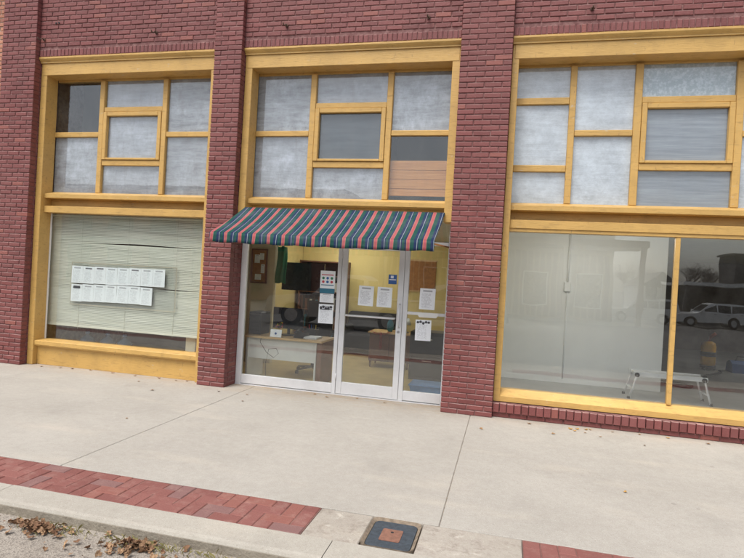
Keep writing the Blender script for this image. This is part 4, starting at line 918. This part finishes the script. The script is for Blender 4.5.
vehicle('parked_car', (10.0, -38.2, ground_z(-38.2)), R(8), 'white_car_paint', 'suv', 'pale car reflected beside the opposite building corner')
GZ = ground_z(-34)
op = tag(empty('storefront_building', (-1, -38, GZ)), 'brown panelled building with posts reflected in the right shop window', 'building')
O0 = Vector((-1, -38, GZ))
def opp(mb, nm, mt, par=None): return mb.build(nm, mt, par or op, None if par else -O0)
opp(MB().box(-9, 6.9, -46, -33, GZ, 6.0), 'wall', 'tan_stucco')
x = -8.8
while x < 6.7: opp(MB().box(x, x+.30, -32.99, -32.93, GZ+.2, 4.0), 'panel', 'brown_panel'); x += .42
for x in (-6, -2.5, 1, 4.5):
    wn = opp(MB().box(x, x+1.7, -32.92, -32.86, GZ+.9, 2.6), 'window', 'house_white'); opp(MB().box(x+.08, x+1.62, -32.86, -32.84, GZ+.98, 2.52), 'pane', 'car_glass', wn)
opp(MB().box(-9.3, 8.3, -33.0, -29.6, 4.35, 4.75), 'canopy', 'brown_panel')
for x in (-8.5, -4.5, -.5, 3.5, 8.0): opp(MB().box(x-.14, x+.14, -29.95, -29.67, GZ, 4.349), 'post', 'brown_panel')
opp(MB().box(-9.2, 7.1, -46.2, -32.8, 6.001, 6.25), 'roof', 'shingle')
opp(MB().box(-9.6, 9, -33, -29.0, GZ-.2, GZ+.10), 'porch_slab', 'concrete')
b2 = tag(empty('corner_building', (-22, -38, GZ)), 'red brick building across the street reflected in the office glass', 'building'); O0 = Vector((-22, -38, GZ)); op = b2
opp(MB().box(-40, -12, -46, -31, GZ, 7.5), 'wall', 'red_brick_far'); opp(MB().box(-40.2, -11.8, -46.2, -30.8, 7.501, 7.8), 'roof', 'shingle')
for i in range(7):
    x = -39+i*3.8
    for z0, z1 in ((GZ+.6, 3.0), (4.2, 6.3)): wn = opp(MB().box(x, x+2.2, -30.99, -30.93, z0, z1), 'window', 'dark_stone'); opp(MB().box(x+.1, x+2.1, -30.93, -30.91, z0+.1, z1-.1), 'pane', 'car_glass', wn)
opp(MB().box(-40, -12, -31.0, -29.6, 3.3, 3.5), 'canopy', 'dark_stone')
b3 = tag(empty('white_house', (14, -52, GZ)), 'white gabled house reflected behind the parked cars', 'house'); O0 = Vector((14, -52, GZ)); op = b3
opp(MB().box(12.0, 15.4, -56, -48, GZ, 2.0), 'wall', 'house_white'); opp(MB().prism([(11.7, 2.0), (15.7, 2.0), (13.7, 3.5)], -56.4, -47.6, 'y'), 'roof', 'shingle')
for x in (12.3, 14): wn = opp(MB().box(x, x+.9, -47.98, -47.93, GZ+1, 2.0), 'window', 'dark_stone'); opp(MB().box(x+.08, x+.82, -47.93, -47.9, GZ+1.08, 1.92), 'pane', 'car_glass', wn)
b4 = tag(empty('carport', (18, -43, GZ)), 'long low flat roofed carport reflected above the white vehicle', 'carport'); O0 = Vector((18, -43, GZ)); op = b4
opp(MB().box(13.4, 34, -47, -41, 2.35, 2.62), 'roof', 'house_white')
for x in (13.7, 20, 26, 33.7):
    for y in (-46.7, -41.3): opp(MB().box(x-.08, x+.08, y-.08, y+.08, GZ-.2, 2.349), 'post', 'dark_stone')
opp(MB().box(13.4, 34, -47.3, -47.05, GZ-.2, 2.62), 'back_wall', 'dark_stone')
b5 = tag(empty('dark_tower', (22, -50, GZ)), 'dark square brick block reflected at the edge of the right window', 'building'); O0 = Vector((22, -50, GZ)); op = b5
opp(MB().box(19.7, 26, -52.5, -49, GZ-.2, 5.3), 'wall', 'dark_stone'); opp(MB().box(19.5, 26.2, -52.7, -48.8, 5.301, 5.5), 'coping', 'shingle'); wn = opp(MB().box(22, 23.2, -48.99, -48.94, GZ, 2.0), 'door', 'brown_panel'); opp(MB().box(23.0, 23.05, -48.93, -48.9, .6, .7), 'handle', 'steel', wn)
def bare_tree(loc, h, label):
    t = tag(empty('bare_tree', loc), label, 'tree', 'bare trees behind the houses'); tr = MB(); cr = MB()
    def grow(p, d, l, r_, lev):
        e = p+d*l; mid = p+d*l*.5+Vector((random.uniform(-1, 1), random.uniform(-1, 1), 0))*l*.05
        (tr if lev < 2 else cr).tube([p, mid, e], [r_, r_*.85, r_*.65], 6 if lev < 2 else 4, False)
        if lev >= 6: return
        for k in range(3 if lev else 4):
            a = random.uniform(0, 6.28); sp = random.uniform(.35, .8); nd = (d+sp*Vector((math.cos(a), math.sin(a), random.uniform(-.1, .5)))).normalized(); grow(p+d*l*random.uniform(.7, 1), nd, l*random.uniform(.6, .8), r_*.55, lev+1)
    grow(Vector((0, 0, 0)), Vector((.03, 0, 1)), h*.3, h*.025, 0); tr.build('trunk', 'bark', t); cr.build('crown', 'twig', t); return t
tA = bare_tree((18.5, -60, -.6), 7.2, 'leafless tree with the widest crown reflected behind the carport'); tB = bare_tree((14.5, -66, -.6), 6.6, 'leafless tree reflected behind the white house')
for src, x, y, s_ in ((tA, 21.5, -64, .95), (tB, 24.5, -61, 1.0), (tA, 28, -66, 1.0), (tB, 17, -64, .9), (tB, 32, -62, 1.1)):
    c = copy_tree(src); c.location = (x, y, -.6); c.scale = (s_, s_, s_); c.rotation_euler.z = random.uniform(0, 6); c['label'] = 'leafless tree in the row reflected behind the carport'
for x in (-18, 34):
    t = tag(empty('utility_pole', (x, -41.5 if x > 0 else -28.6, -.6)), 'wooden utility pole across the street carrying the power lines', 'utility pole', 'utility poles across the street'); MB().tube([(0, 0, 0), (0, 0, 9)], [.16, .11], 10).build('pole', 'pole_wood', t); MB().box(-.06, .06, -1.1, 1.1, 8.2, 8.35).build('crossarm', 'pole_wood', t)
for dy, z in ((-.9, 8.0), (.9, 8.0), (0, 7.1)):
    pts = [(-18+52*t, -28.6-12.9*t+dy, z-.6-1.6*4*t*(1-t)*.5) for t in [i/24 for i in range(25)]]
    tag(MB().tube(pts, .014, 5, False).build('power_line', 'wire'), 'thin black overhead power line reflected across the top of the right window', 'power line', 'overhead power lines')
